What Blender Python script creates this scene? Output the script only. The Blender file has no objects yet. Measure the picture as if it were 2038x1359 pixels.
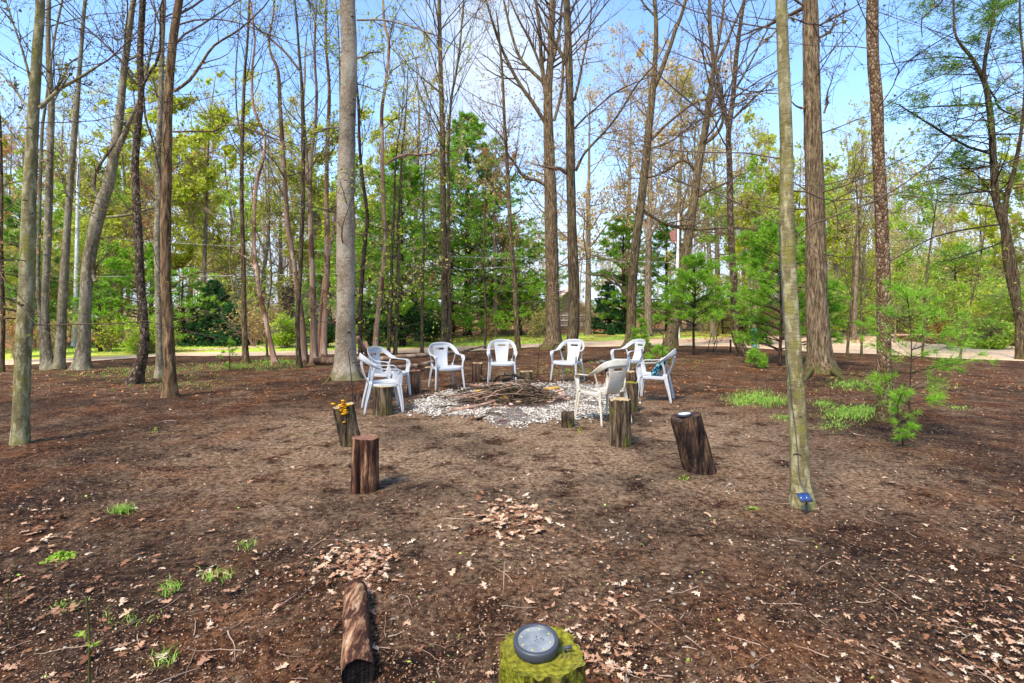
import bpy, math, random
import numpy as np
from mathutils import Vector
PI = math.pi
random.seed(7)
rng = np.random.default_rng(7)
scene = bpy.context.scene
COL = scene.collection
# ------------------------------------------------------------------ camera figures
F, CX, HZ, CH = 1080.0, 1019.0, 612.0, 1.5      # focal in px of a 2038 wide frame, centre, horizon row, eye height
def gd(py): return F * CH / (py - HZ)            # distance of a ground point seen at row py
def gx(px, d): return (px - CX) / F * d
def wz(py, d): return CH - (py - HZ) / F * d
def G(px, py):
    d = gd(py); return gx(px, d), d
# ------------------------------------------------------------------ noise
def _h(i, j, s):
    n = (i.astype(np.int64) * 374761393 + j.astype(np.int64) * 668265263 + s * 1274126177) & 0xffffffff
    n = ((n ^ (n >> 13)) * 1274126177) & 0xffffffff
    return ((n ^ (n >> 16)) & 0xffff) / 65535.0
def vnoise(x, y, s=0):
    x = np.asarray(x, float); y = np.asarray(y, float)
    i = np.floor(x); j = np.floor(y); u = x - i; v = y - j
    u = u * u * (3 - 2 * u); v = v * v * (3 - 2 * v); i = i.astype(np.int64); j = j.astype(np.int64)
    return (_h(i, j, s) * (1 - u) * (1 - v) + _h(i + 1, j, s) * u * (1 - v) + _h(i, j + 1, s) * (1 - u) * v + _h(i + 1, j + 1, s) * u * v)
def fbm(x, y, s=0, o=4):
    r = 0; a = .5; f = 1
    for k in range(o):
        r = r + a * (vnoise(x * f, y * f, s + k) - .5); a *= .5; f *= 2.1
    return r
MOUNDS = []                                       # (x, y, r, h)
def gh(x, y):
    x = np.asarray(x, float); y = np.asarray(y, float)
    far = np.clip((15.5 - np.hypot(x * .6, y)) / 4, 0, 1)
    near = np.clip((11 - y) / 6, 0, 1) * far
    z = .07 * fbm(x * .45 + 3, y * .45, 11, 3) * far
    z = z + .028 * fbm(x * 2.2, y * 2.2, 21, 3) * far + .028 * fbm(x * 8, y * 8, 31, 3) * near
    z = z + .030 * fbm(x * 4.2 + 7, y * 4.2, 41, 3) * np.clip((6.5 - y) / 3, 0, 1) * far + .012 * fbm(x * 17, y * 17, 51, 2) * np.clip((5 - y) / 2.5, 0, 1) * far
    for mx, my, r, h in MOUNDS:
        z = z + h * np.exp(-((x - mx) ** 2 + (y - my) ** 2) / (r * r))
    return z
def g1(x, y): return float(gh(np.array([x]), np.array([y]))[0])
# ------------------------------------------------------------------ mesh helpers
def link(o, parent=None):
    COL.objects.link(o)
    if parent is not None: o.parent = parent
    return o
def mesh(name, V, Fs, mat, parent=None, smooth=False, mi=None, mats=None, attr=None):
    """V (n,3); Fs list of (m,k) int arrays"""
    me = bpy.data.meshes.new(name)
    V = np.ascontiguousarray(V, dtype=np.float32)
    Fs = [np.asarray(f, dtype=np.int32) for f in Fs if len(f)]
    me.vertices.add(len(V)); me.vertices.foreach_set('co', V.ravel())
    li = np.concatenate([f.ravel() for f in Fs]); tot = np.concatenate([np.full(len(f), f.shape[1], np.int32) for f in Fs])
    me.loops.add(len(li)); me.loops.foreach_set('vertex_index', li)
    me.polygons.add(len(tot)); st = np.concatenate([[0], np.cumsum(tot)[:-1]]).astype(np.int32)
    me.polygons.foreach_set('loop_start', st)
    if smooth: me.polygons.foreach_set('use_smooth', np.ones(len(tot), bool))
    for m in (mats or [mat]): me.materials.append(m)
    if mi is not None: me.polygons.foreach_set('material_index', np.asarray(mi, np.int32))
    me.update(calc_edges=True); me.validate()
    return link(bpy.data.objects.new(name, me), parent)
class MB:
    def __init__(s): s.V = []; s.Q = []; s.T = []; s.n = 0
    def add(s, V, Q=None, T=None):
        V = np.asarray(V, float).reshape(-1, 3)
        if Q is not None and len(Q): s.Q.append(np.asarray(Q) + s.n)
        if T is not None and len(T): s.T.append(np.asarray(T) + s.n)
        s.V.append(V); s.n += len(V)
    def tubes(s, P, R, seg=4, cap=False):
        P = np.asarray(P, float); R = np.asarray(R, float)
        if P.ndim == 2: P = P[None]; R = R[None]
        B, N, _ = P.shape
        T = np.gradient(P, axis=1); T /= np.linalg.norm(T, axis=2, keepdims=True) + 1e-9
        m = P[:, -1] - P[:, 0]; m /= np.linalg.norm(m, axis=1, keepdims=True) + 1e-9
        ref = np.where(np.abs(m[:, 2:3]) < .8, np.array([[0, 0, 1.]]), np.array([[0., 1, 0]]))
        U = np.cross(T, ref[:, None, :]); U /= np.linalg.norm(U, axis=2, keepdims=True) + 1e-9
        W = np.cross(T, U)
        a = np.arange(seg) * 2 * PI / seg
        V = P[:, :, None] + R[:, :, None, None] * (np.cos(a)[None, None, :, None] * U[:, :, None] + np.sin(a)[None, None, :, None] * W[:, :, None])
        b = np.arange(B)[:, None, None] * N * seg; i = np.arange(N - 1)[None, :, None] * seg; k = np.arange(seg)[None, None, :]; k2 = (k + 1) % seg
        q = np.stack([b + i + k, b + i + k2, b + i + seg + k2, b + i + seg + k], -1).reshape(-1, 4)
        base = s.n
        s.add(V, q)
        if cap:
            for e in (0, N - 1):
                f = [list(base + bb * N * seg + e * seg + np.arange(seg)) for bb in range(B)]
                c = s.n; s.V.append(P[:, e]); s.n += B
                s.T.append(np.array([[f[bb][z], f[bb][(z + 1) % seg], c + bb] for bb in range(B) for z in range(seg)]))
        return s
    def box(s, c, size, rz=0, rx=0, ry=0):
        v = np.array([[x, y, z] for x in (-.5, .5) for y in (-.5, .5) for z in (-.5, .5)]) * np.array(size)
        for ang, ax in ((rx, 0), (ry, 1), (rz, 2)):
            if ang:
                c_, s_ = math.cos(ang), math.sin(ang); a, b = [(1, 2), (2, 0), (0, 1)][ax]
                va = v[:, a] * c_ - v[:, b] * s_; vb = v[:, a] * s_ + v[:, b] * c_; v[:, a] = va; v[:, b] = vb
        s.add(v + np.array(c), [[0, 1, 3, 2], [4, 6, 7, 5], [0, 4, 5, 1], [2, 3, 7, 6], [0, 2, 6, 4], [1, 5, 7, 3]]); return s
    def build(s, name, mat, parent=None, smooth=False):
        V = np.concatenate(s.V); Fs = []
        if s.Q: Fs.append(np.concatenate(s.Q))
        if s.T: Fs.append(np.concatenate(s.T))
        return mesh(name, V, Fs, mat, parent, smooth)
def tag(o, label=None, cat=None, group=None, kind=None):
    if label: o['label'] = label
    if cat: o['category'] = cat
    if group: o['group'] = group
    if kind: o['kind'] = kind
    if label and cat and not 4 <= len(label.split()) <= 16: print('LABEL LEN', len(label.split()), label)
    return o
def thing(name, loc, label, cat, group=None, rz=0):
    o = bpy.data.objects.new(name, None); o.location = loc; o.rotation_euler = (0, 0, rz); o.empty_display_size = .1
    link(o); return tag(o, label, cat, group)
def copy_tree(root, loc, rz, label, sc=1.0):
    def rec(o, par):
        c = o.copy(); COL.objects.link(c)
        if par is not None: c.parent = par
        for ch in CH_OF.get(o.name, []): rec(ch, c)
        return c
    r = rec(root, None); r.location = loc; r.rotation_euler = (0, 0, rz); r.scale = (sc, sc, sc); r['label'] = label
    return r
CH_OF = {}
def remember(root):
    for o in COL.objects:
        if o.parent is not None and o.name not in [c.name for c in CH_OF.get(o.parent.name, [])]:
            CH_OF.setdefault(o.parent.name, []).append(o)
# ------------------------------------------------------------------ materials
def lin(c):
    c = [v / 255 for v in c]; return tuple((v / 12.92 if v <= .04045 else ((v + .055) / 1.055) ** 2.4) for v in c) + (1,)
class M:
    def __init__(s, name, rough=.9, spec=.2):
        s.m = bpy.data.materials.new(name); s.m.use_nodes = True; s.t = s.m.node_tree; s.L = s.t.links
        s.b = s.t.nodes['Principled BSDF']; s.b.inputs['Roughness'].default_value = rough
        s.b.inputs['Specular IOR Level'].default_value = spec
        s.co = None
    def n(s, ty, **k):
        x = s.t.nodes.new(ty)
        for a, v in k.items():
            if hasattr(x, a) and a not in ('Scale',): setattr(x, a, v)
        return x
    def set(s, sock, v):
        if isinstance(v, bpy.types.NodeSocket): s.L.new(v, sock)
        else: sock.default_value = v
    def vec(s, sc=(1, 1, 1), kind='Object'):
        if s.co is None: s.co = s.n('ShaderNodeTexCoord')
        mp = s.n('ShaderNodeMapping'); s.L.new(s.co.outputs[kind], mp.inputs[0]); mp.inputs['Scale'].default_value = sc; return mp.outputs[0]
    def noise(s, scale, sc=(1, 1, 1), detail=4, rough=.55, dist=0):
        x = s.n('ShaderNodeTexNoise'); s.L.new(s.vec(sc), x.inputs['Vector'])
        for k, v in (('Scale', scale), ('Detail', detail), ('Roughness', rough), ('Distortion', dist)): x.inputs[k].default_value = v
        return x.outputs['Fac']
    def vor(s, scale, sc=(1, 1, 1), feature='F1', out='Distance', rnd=1):
        x = s.n('ShaderNodeTexVoronoi', feature=feature); s.L.new(s.vec(sc), x.inputs['Vector']); x.inputs['Scale'].default_value = scale
        x.inputs['Randomness'].default_value = rnd
        return x.outputs[out]
    def ramp(s, f, stops, interp='LINEAR'):
        r = s.n('ShaderNodeValToRGB'); s.set(r.inputs[0], f); e = r.color_ramp.elements; r.color_ramp.interpolation = interp
        while len(e) < len(stops): e.new(.5)
        for i, (p, c) in enumerate(stops):
            e[i].position = p; e[i].color = c if len(c) == 4 else lin(c)
        return r.outputs[0]
    def mix(s, f, a, b, mode='MIX'):
        x = s.n('ShaderNodeMix', data_type='RGBA', blend_type=mode); s.set(x.inputs[0], f)
        s.set(x.inputs[6], a if isinstance(a, bpy.types.NodeSocket) else (a if len(a) == 4 else lin(a)))
        s.set(x.inputs[7], b if isinstance(b, bpy.types.NodeSocket) else (b if len(b) == 4 else lin(b)))
        return x.outputs[2]
    def math(s, op, a, b=0.0, clamp=False):
        x = s.n('ShaderNodeMath', operation=op); x.use_clamp = clamp; s.set(x.inputs[0], a); s.set(x.inputs[1], b); return x.outputs[0]
    def smooth(s, f, a, b):
        x = s.n('ShaderNodeMapRange', interpolation_type='SMOOTHSTEP'); s.set(x.inputs[0], f); x.inputs[1].default_value = a; x.inputs[2].default_value = b; return x.outputs[0]
    def island(s): return s.n('ShaderNodeNewGeometry').outputs['Random Per Island']
    def objrand(s): return s.n('ShaderNodeObjectInfo').outputs['Random']
    def col(s, c): s.set(s.b.inputs['Base Color'], c if isinstance(c, bpy.types.NodeSocket) else (c if len(c) == 4 else lin(c))); return s
    def bump(s, h, strength=.5, dist=.02):
        x = s.n('ShaderNodeBump'); x.inputs['Strength'].default_value = strength; x.inputs['Distance'].default_value = dist; s.set(x.inputs['Height'], h)
        s.L.new(x.outputs[0], s.b.inputs['Normal']); return s
    def translucent(s, c, f=.35):
        t = s.n('ShaderNodeBsdfTranslucent'); s.set(t.inputs[0], c); mx = s.n('ShaderNodeMixShader'); mx.inputs[0].default_value = f
        out = s.t.nodes['Material Output']; s.L.new(s.b.outputs[0], mx.inputs[1]); s.L.new(t.outputs[0], mx.inputs[2]); s.L.new(mx.outputs[0], out.inputs[0]); return s

def leafmat(name, stops, tr=.35, rough=.6, objvar=None, lift=1.0):
    m = M(name, rough, .25); c = m.ramp(m.island(), stops)
    if objvar:
        c = m.mix(m.math('MULTIPLY', m.objrand(), .55), c, objvar)
    m.col(c)
    if tr: m.translucent(c, tr)
    return m.m
def bark(name, dark, mid, light, kind='oak', lichen=None, lamt=.5, moss=None, bs=.6):
    m = M(name, .92, .15)
    if kind == 'smooth':
        a = m.noise(3.0, (1, 1, .5), 5); b = m.noise(22, (1, 1, .35), 4)
        ring = m.noise(16, (.5, .5, 2.2), 6, .75)
        c = m.ramp(m.math('ADD', m.math('MULTIPLY', a, .6), m.math('MULTIPLY', m.noise(13, (1, 1, .5), 6, .8), .4)), [(.36, dark), (.5, mid), (.62, light)])
        c = m.mix(m.smooth(ring, .64, .70), c, tuple(int(v * .45) for v in dark))
        c = m.mix(m.math('MULTIPLY', m.smooth(b, .5, .62), .5), c, tuple(min(255, int(v * 1.2)) for v in light))
        h = m.math('SUBTRACT', b, m.math('MULTIPLY', ring, 1.5))
    elif kind == 'ring':
        ring = m.noise(9, (.3, .3, 2.4), 6, .75); b = m.noise(40, (1, 1, .5), 4); a = m.noise(2.2, (1, 1, .6), 4)
        c = m.ramp(m.math('ADD', m.math('MULTIPLY', a, .6), m.math('MULTIPLY', b, .4)), [(.38, dark), (.5, mid), (.62, light)])
        c = m.mix(m.math('MULTIPLY', m.smooth(ring, .6, .66), .8), c, tuple(int(v * .35) for v in dark))
        h = m.math('SUBTRACT', b, ring)
    elif kind == 'scaly':
        edge = m.vor(30, (1, 1, .55), 'DISTANCE_TO_EDGE'); b = m.noise(30, (1, 1, .6), 4)
        cell = m.vor(30, (1, 1, .55), 'F1', 'Color'); sep = m.n('ShaderNodeSeparateColor'); m.L.new(cell, sep.inputs[0])
        c = m.ramp(m.math('ADD', m.math('MULTIPLY', sep.outputs[0], .6), m.math('MULTIPLY', b, .4)), [(.25, dark), (.55, mid), (.8, light)])
        c = m.mix(m.smooth(edge, .0, .10), tuple(int(v * .42) for v in dark), c)
        h = m.math('ADD', edge, m.math('MULTIPLY', b, .4))
    elif kind == 'bare':
        a = m.noise(7, (1, 1, .12), 5, .6, .4); b = m.noise(45, (1, 1, .06), 4); p = m.noise(2.0, (1, 1, .6), 3)
        c = m.ramp(a, [(.3, dark), (.5, mid), (.66, light)])
        c = m.mix(m.smooth(p, .52, .6), c, dark); h = m.math('ADD', b, a)
    else:
        a = m.noise(30, (1, 1, .14), 6, .7, .3); b = m.noise(80, (1, 1, .3), 4); p = m.noise(3.5, (1, 1, .4), 5)
        c = m.ramp(a, [(.36, tuple(int(v * .5) for v in dark)), (.45, dark), (.54, mid), (.66, light)])
        c = m.mix(m.math('MULTIPLY', m.smooth(p, .45, .65), .4), c, dark)
        h = m.math('ADD', m.math('MULTIPLY', a, 1.4), m.math('MULTIPLY', b, .4))
    if lichen:
        l = m.noise(5, (1, 1, .8), 6, .75); c = m.mix(m.math('MULTIPLY', m.smooth(l, .5, .62), lamt), c, lichen)
    if moss:
        sx = m.n('ShaderNodeSeparateXYZ'); m.L.new(m.vec(), sx.inputs[0]); nz = m.noise(6, (1, 1, 1), 4)
        f = m.math('MULTIPLY', m.smooth(m.math('SUBTRACT', m.math('MULTIPLY', nz, .9), m.math('MULTIPLY', sx.outputs[2], 1.6)), .1, .42), .75)
        c = m.mix(f, c, m.ramp(m.noise(50), [(.35, (58, 54, 24)), (.65, (104, 100, 42))]))
    m.col(c).bump(h, bs, .03)
    return m.m

B = dict(
 beech=bark('bark_lichen', (82, 72, 44), (120, 108, 72), (158, 148, 112), 'smooth', (124, 116, 50), .75, bs=.5),
 beechgrey=bark('bark_grey', (82, 70, 50), (118, 106, 82), (154, 142, 116), 'smooth', (112, 104, 54), .55, bs=.5),
 ringed=bark('bark_ringed', (104, 88, 68), (144, 126, 102), (176, 160, 136), 'ring', (150, 148, 128), .4, (60, 70, 20), .5),
 cherry=bark('bark_scaly', (98, 72, 48), (126, 100, 72), (160, 134, 104), 'scaly', None, .3, (60, 70, 20), 1.0),
 cherrydark=bark('bark_scaly_dark', (66, 50, 36), (92, 74, 56), (136, 118, 96), 'scaly', None, .3, None, 1.0),
 fibre=bark('bark_fibre', (92, 68, 44), (130, 102, 70), (166, 138, 102), 'oak', None, .3, None, .9),
 ridged=bark('bark_ridged', (84, 66, 46), (128, 106, 78), (168, 144, 110), 'oak', (124, 118, 80), .3, (60, 70, 20), .9),
 oak=bark('bark_oak', (76, 60, 42), (118, 98, 70), (158, 136, 102), 'oak', (120, 116, 70), .4, (60, 70, 20), .9),
 oakdark=bark('bark_oak_dark', (62, 50, 36), (98, 80, 56), (138, 118, 88), 'oak', (116, 114, 74), .3, (60, 70, 20), .9),
 dead=bark('bark_dead', (112, 76, 54), (164, 128, 102), (206, 178, 150), 'bare', None, 0, None, .5),
 deadpink=bark('bark_dead_pink', (92, 68, 50), (138, 110, 88), (180, 152, 128), 'bare', None, 0, None, .5),
 birch=bark('bark_white', (176, 168, 160), (216, 210, 202), (232, 228, 222), 'smooth', None, 0, None, .3),
 bg=bark('bark_far', (112, 94, 74), (148, 130, 106), (180, 162, 136), 'oak', (120, 116, 70), .3, None, .4),
 pine=bark('bark_pine', (44, 32, 26), (70, 54, 42), (100, 80, 64), 'oak', None, 0, None, .6),
)
twigmat = M('twig_bark', .9).col((92, 76, 62)).m
twiglight = M('twig_bark_pale', .9).col((158, 136, 110)).m
SCAR = M('bark_scar', .95).col((52, 42, 34)).m
LEAFM = dict(
 bud=leafmat('leaf_bud', [(0, (92, 60, 36)), (.5, (120, 96, 44)), (1, (140, 140, 56))], .3),
 lime=leafmat('leaf_lime', [(0, (150, 168, 30)), (.5, (190, 200, 52)), (1, (224, 220, 96))], .55),
 green=leafmat('leaf_green', [(0, (126, 164, 40)), (.5, (170, 204, 66)), (1, (212, 226, 110))], .6),
 gold=leafmat('leaf_gold', [(0, (176, 136, 78)), (.5, (206, 174, 104)), (1, (220, 204, 136))], .45),
 rust=leafmat('leaf_rust', [(0, (176, 110, 76)), (.5, (198, 150, 96)), (1, (206, 180, 100))], .5),
 pale=leafmat('leaf_pale', [(0, (176, 170, 88)), (.5, (204, 198, 100)), (1, (222, 210, 140))], .5),
 pine=leafmat('needle_pine', [(0, (92, 144, 28)), (.5, (140, 190, 46)), (1, (190, 218, 88))], .45),
 pinefar=leafmat('needle_pine_far', [(0, (92, 142, 34)), (.5, (140, 190, 52)), (1, (190, 218, 92))], .5),
 spruce=leafmat('needle_spruce', [(0, (34, 72, 40)), (.5, (56, 104, 54)), (1, (100, 146, 80))], .25),
 hemlock=leafmat('needle_hemlock', [(0, (72, 112, 36)), (.5, (112, 154, 52)), (1, (164, 192, 84))], .5),
 rhodo=leafmat('leaf_evergreen', [(0, (18, 50, 18)), (.6, (36, 84, 30)), (1, (90, 140, 60))], .15, .4),
 acid=leafmat('leaf_acid', [(0, (140, 180, 20)), (.5, (180, 212, 44)), (1, (214, 228, 96))], .5),
)
# ------------------------------------------------------------------ growing
def unit(a): return a / (np.linalg.norm(a, axis=-1, keepdims=True) + 1e-9)
def grow(S, D, L, R0, R1, N, wander, up):
    Bn = len(S); P = np.zeros((Bn, N, 3)); P[:, 0] = S; D = unit(D); st = (L / (N - 1))[:, None]
    for i in range(1, N):
        D = unit(D + wander * rng.normal(size=(Bn, 3)) + np.array([0, 0, up]))
        P[:, i] = P[:, i - 1] + D * st
    R = R0[:, None] + (R1 - R0)[:, None] * (np.linspace(0, 1, N)[None] ** .8)
    return P, R
def spawn(P, R, L, n, t0, t1, ang, angv, lenr, radr, N=5, wander=.18, up=.05, taper=.5, minr=.002, tip=.3):
    Bn, Np, _ = P.shape
    idx = np.repeat(np.arange(Bn), n); K = len(idx)
    t = t0 + (t1 - t0) * rng.random(K); f = t * (Np - 1) * .9999; i = f.astype(int); u = (f - i)[:, None]
    p = P[idx, i] * (1 - u) + P[idx, i + 1] * u; T = unit(P[idx, i + 1] - P[idx, i])
    r = R[idx, i] * (1 - u[:, 0]) + R[idx, i + 1] * u[:, 0]
    a = np.radians(ang + angv * rng.normal(size=K)); perp = unit(np.cross(T, rng.normal(size=(K, 3))))
    D = np.cos(a)[:, None] * T + np.sin(a)[:, None] * perp
    Ln = L[idx] * lenr * (1 - taper * t) * (.6 + .7 * rng.random(K)); r0 = np.maximum(r * radr, minr)
    P2, R2 = grow(p, D, Ln, r0, np.maximum(r0 * tip, minr * .7), N, wander, up)
    return P2, R2, Ln
def leaves(mb, C, size, asp=.6, flat=0.0, kink=0.0):
    K = len(C); a = rng.normal(size=(K, 3)); a[:, 2] *= (1 - flat); a = unit(a)
    b = rng.normal(size=(K, 3)); b[:, 2] *= (1 - flat); b = unit(np.cross(np.cross(a, b), a))
    s = (size * (.6 + .8 * rng.random(K)))[:, None]
    V = np.stack([C, C + a * s * .5 + b * s * asp * .5, C + a * s, C + a * s * .5 - b * s * asp * .5], 1)
    if kink: V[:, [1, 3], 2] += kink * s
    k = np.arange(K)[:, None] * 4
    mb.add(V, k + np.array([[0, 1, 2, 3]]))
def on_twigs(P, K, jit=.05):
    Bn, N, _ = P.shape; i = rng.integers(0, Bn, K); f = rng.random(K) ** .7 * (N - 1) * .999; j = f.astype(int); u = (f - j)[:, None]
    return P[i, j] * (1 - u) + P[i, j + 1] * u + jit * rng.normal(size=(K, 3))
def needles(mb, C, D, n, ln, w, spread=.9):
    """fans of needle blades at C pointing along D"""
    K = len(C); c = np.repeat(C, n, 0); d = unit(np.repeat(D, n, 0) + spread * rng.normal(size=(K * n, 3)))
    s = unit(np.cross(d, rng.normal(size=(K * n, 3)))); l = (ln * (.7 + .5 * rng.random(K * n)))[:, None]
    V = np.stack([c - s * w * .5, c + s * w * .5, c + d * l], 1); k = np.arange(K * n)[:, None] * 3
    mb.add(V, None, k + np.array([[0, 1, 2]]))
def catmull(pts, step):
    pts = np.asarray(pts, float); p = np.vstack([2 * pts[0] - pts[1], pts, 2 * pts[-1] - pts[-2]]); out = []
    for i in range(1, len(p) - 2):
        n = max(1, int(np.linalg.norm(p[i + 1, :3] - p[i, :3]) / step)); t = (np.arange(n) / n)[:, None]
        a, b, c, d = p[i - 1], p[i], p[i + 1], p[i + 2]
        out.append(.5 * ((2 * b) + (-a + c) * t + (2 * a - 5 * b + 4 * c - d) * t ** 2 + (-a + 3 * b - 3 * c + d) * t ** 3))
    out.append(pts[-1:]); return np.vstack(out)
def trace(pts, d, dy=0.0, depth_slope=0.0):
    """pixel polyline (px, py, width px) at distance d -> x, y, z, r"""
    o = []
    for k, (px, py, w) in enumerate(pts):
        dd = d + depth_slope * k
        o.append((gx(px, dd), dd, wz(py, dd), w / F * dd * .5 / math.hypot(1, (px - CX) / F)))
    return np.array(o)
def trunk_mesh(name, path, mat, parent, seg=18, flare=.8, lobes=5, fl=.14, step=.08, rough=.05, base_z=None):
    q = catmull(path, step); P = q[:, :3]; R = np.maximum(q[:, 3], .006); N = len(P)
    T = unit(np.gradient(P, axis=0)); U = unit(np.cross(T, np.array([0, 1., .01]))); W = np.cross(T, U)
    a = np.arange(seg) * 2 * PI / seg; ph = rng.random() * 6
    hgt = P[:, 2] - P[0, 2]
    lob = 1 + .45 * np.cos(lobes * a + ph) + .25 * np.cos((lobes - 2) * a + ph * 2)
    fac = 1 + flare * np.exp(-np.maximum(hgt, 0) / fl)[:, None] * lob[None] * .8
    fac = fac + rough * (vnoise(np.cos(a)[None] * 2 + 9 + 0 * hgt[:, None], hgt[:, None] * 3 + np.sin(a)[None] * 2, int(ph * 100)) - .5) * 2
    V = P[:, None] + (R[:, None] * fac)[..., None] * (np.cos(a)[None, :, None] * U[:, None] + np.sin(a)[None, :, None] * W[:, None])
    low = hgt < .5
    V[..., 2] -= np.where(low[:, None], 0, 0)
    mb = MB(); i = np.arange(N - 1)[:, None] * seg; k = np.arange(seg)[None]; k2 = (k + 1) % seg
    mb.add(V, np.stack([i + k, i + k2, i + seg + k2, i + seg + k], -1).reshape(-1, 4))
    return mb.build(name, mat, parent, True), P, R
def make_tree(label, trunkpx, d, bk, limbs=(), top=15.0, br=None, leaf='bud', leafn=800, leafs=.035, group='trees around the fire pit clearing', cat='tree', seg=18, flare=.7, name='broadleaf_tree', branch_from=None, stems=(), dslope=0.0, twigs=twigmat, fl=.14):
    p = trace(trunkpx, d, 0, dslope)
    bx, by = p[0, 0], p[0, 1]; gz = g1(bx, by)
    p[0, 2] = gz - .06
    root = thing(name, (bx, by, gz), label, cat, group)
    off = np.array([bx, by, gz, 0])
    def extend(q, topz):
        z = q[-1, 2]
        if topz > z + .4:
            dirn = unit(q[-1, :3] - q[-2, :3]); dirn[2] = max(dirn[2], .8); n = int((topz - z) / .9) + 1; r = q[-1, 3]; pos = q[-1, :3].copy(); rows = []
            for k in range(n):
                dirn = unit(dirn + np.array([rng.normal() * .05, rng.normal() * .05, .06])); pos = pos + dirn * (topz - z) / n
                rows.append([*pos, r * (1 - .85 * (k + 1) / n)])
            q = np.vstack([q, rows])
        return q
    p = extend(p, top)
    _, TP, TR = trunk_mesh('trunk', p - off, B[bk], root, seg, flare, fl=fl)
    TP0, TR0 = TP, TR; PP = [(TP, TR, TP[-1, 2])]
    for st in stems:
        q = extend(trace(st, d, 0, 0) , top * .95) - off
        _, a, b = trunk_mesh('trunk', q, B[bk], root, 12, 0.35 if st[0][1] > 640 else 0, fl=fl); PP.append((a, b, a[-1, 2]))
    mb = MB(); lim = []
    for lb in limbs:
        q = trace(lb, d) - off; s = rng.choice([-1, 1]) * .12
        q[:, 1] += s * np.arange(len(q)) * .8 * q[-1, 2] * .05
        q = catmull(q, .15); o = MB(); o.tubes(q[:, :3], np.maximum(q[:, 3], .004), 8)
        o.build('limb', B[bk], root, True); lim.append((q[:, :3], q[:, 3]))
    # branches
    br = dict(dict(n=14, h0=.45, ang=50, len=2.6, up=.08, sub=6, sub2=4, rad=.35), **(br or {}))
    TW = []
    def resamp(P, n):
        i = np.linspace(0, len(P) - 1, n); j = np.minimum(i.astype(int), len(P) - 2); u = (i - j)
        return P[j] * (1 - u)[:, None] + P[j + 1] * u[:, None] if P.ndim == 2 else P[j] * (1 - u) + P[j + 1] * u
    allP, allR, allL = [], [], []
    for (a, b, hgt) in PP:
        a = resamp(a, 40)[None]; b = resamp(b, 40)[None]
        n = max(2, int(br['n'] / len(PP) ** .5))
        P1, R1, L1 = spawn(a, b, np.array([br['len'] / .7]), n, br['h0'], .98, br['ang'], 12, .8, br['rad'], 8, .12, br['up'], .45, .006)
        allP.append(P1); allR.append(R1); allL.append(L1)
    for (a, b) in lim:
        a = resamp(a, 8)[None]; b = np.maximum(resamp(b, 8), .006)[None]; L = np.linalg.norm(a[0, -1] - a[0, 0])
        tipd = unit(a[0, -1] - a[0, -2])[None]
        P1, R1 = grow(a[:, -1], tipd, np.array([L * .5 + .5]), b[:, -1], np.array([.003]), 8, .12, .03)
        allP += [P1, a]; allR += [R1, b]; allL += [np.array([L * .5 + .5]), np.array([L * .8])]
    P1 = np.concatenate(allP); R1 = np.concatenate(allR); L1 = np.concatenate(allL)
    mb.tubes(np.concatenate(allP[:len(PP)]), np.concatenate(allR[:len(PP)]), 6)
    for k in range(len(PP), len(allP), 2): mb.tubes(allP[k], allR[k], 5)
    P2, R2, L2 = spawn(P1, R1, L1, br['sub'], .2, 1, 42, 14, .55, .55, 6, .15, .04, .4, .0035)
    mb.tubes(P2, R2, 4)
    P3, R3, L3 = spawn(P2, R2, L2, br['sub2'], .15, 1, 40, 15, .5, .6, 4, .16, .03, .3, .0022)
    mb.tubes(P3, R3, 3)
    if br.get('low', 10):
        q_ = resamp(PP[0][0], 40)[None]; r_ = resamp(PP[0][1], 40)[None]
        Pl, Rl, Ll = spawn(q_, r_, np.array([2.4]), br.get('low', 10), .10, br['h0'] + .05, 74, 14, .8, .10, 8, .13, .01, .2, .006); mb.tubes(Pl, Rl, 4)
        Pm, Rm, Lm = spawn(Pl, Rl, Ll, 5, .15, 1, 45, 14, .5, .6, 6, .15, .02, .3, .0035); mb.tubes(Pm, Rm, 3); Pn, Rn, Ln = spawn(Pm, Rm, Lm, 3, .15, 1, 45, 14, .5, .6, 4, .15, .02, .3, .0025); mb.tubes(Pn, Rn, 3); P3 = np.concatenate([P3, Pn])
    mb.build('branches', twigs, root)
    if bk in ('beech', 'beechgrey', 'ringed', 'birch'):
        kb = MB(); ii = rng.integers(int(len(TP0) * .02), int(len(TP0) * .75), 34)
        for i_ in ii:
            az = rng.random() * 6.28; rr_k = TR0[i_]; c_k = TP0[i_] + np.array([math.cos(az), math.sin(az), 0]) * rr_k * .99; tn_k = np.array([-math.sin(az), math.cos(az), 0]); w_k = rr_k * (.18 + .3 * rng.random()); u_k = np.linspace(-1, 1, 7)
            arc = c_k + tn_k * (u_k * w_k)[:, None] - np.array([math.cos(az), math.sin(az), 0]) * ((u_k * w_k) ** 2 / (2 * rr_k))[:, None] + np.array([0, 0, 1]) * (-.45 * w_k * u_k ** 2)[:, None]
            kb.tubes(arc, np.maximum(.12 * w_k * (1.1 - u_k ** 2), .001) + .0012 * d ** .5, 5)
        kb.build('bark_scars', SCAR, root)
    if leafn:
        lb = MB(); leaves(lb, on_twigs(P3, leafn, .03), leafs, .7); lb.build('leaves', LEAFM[leaf], root)
    return root
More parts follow.
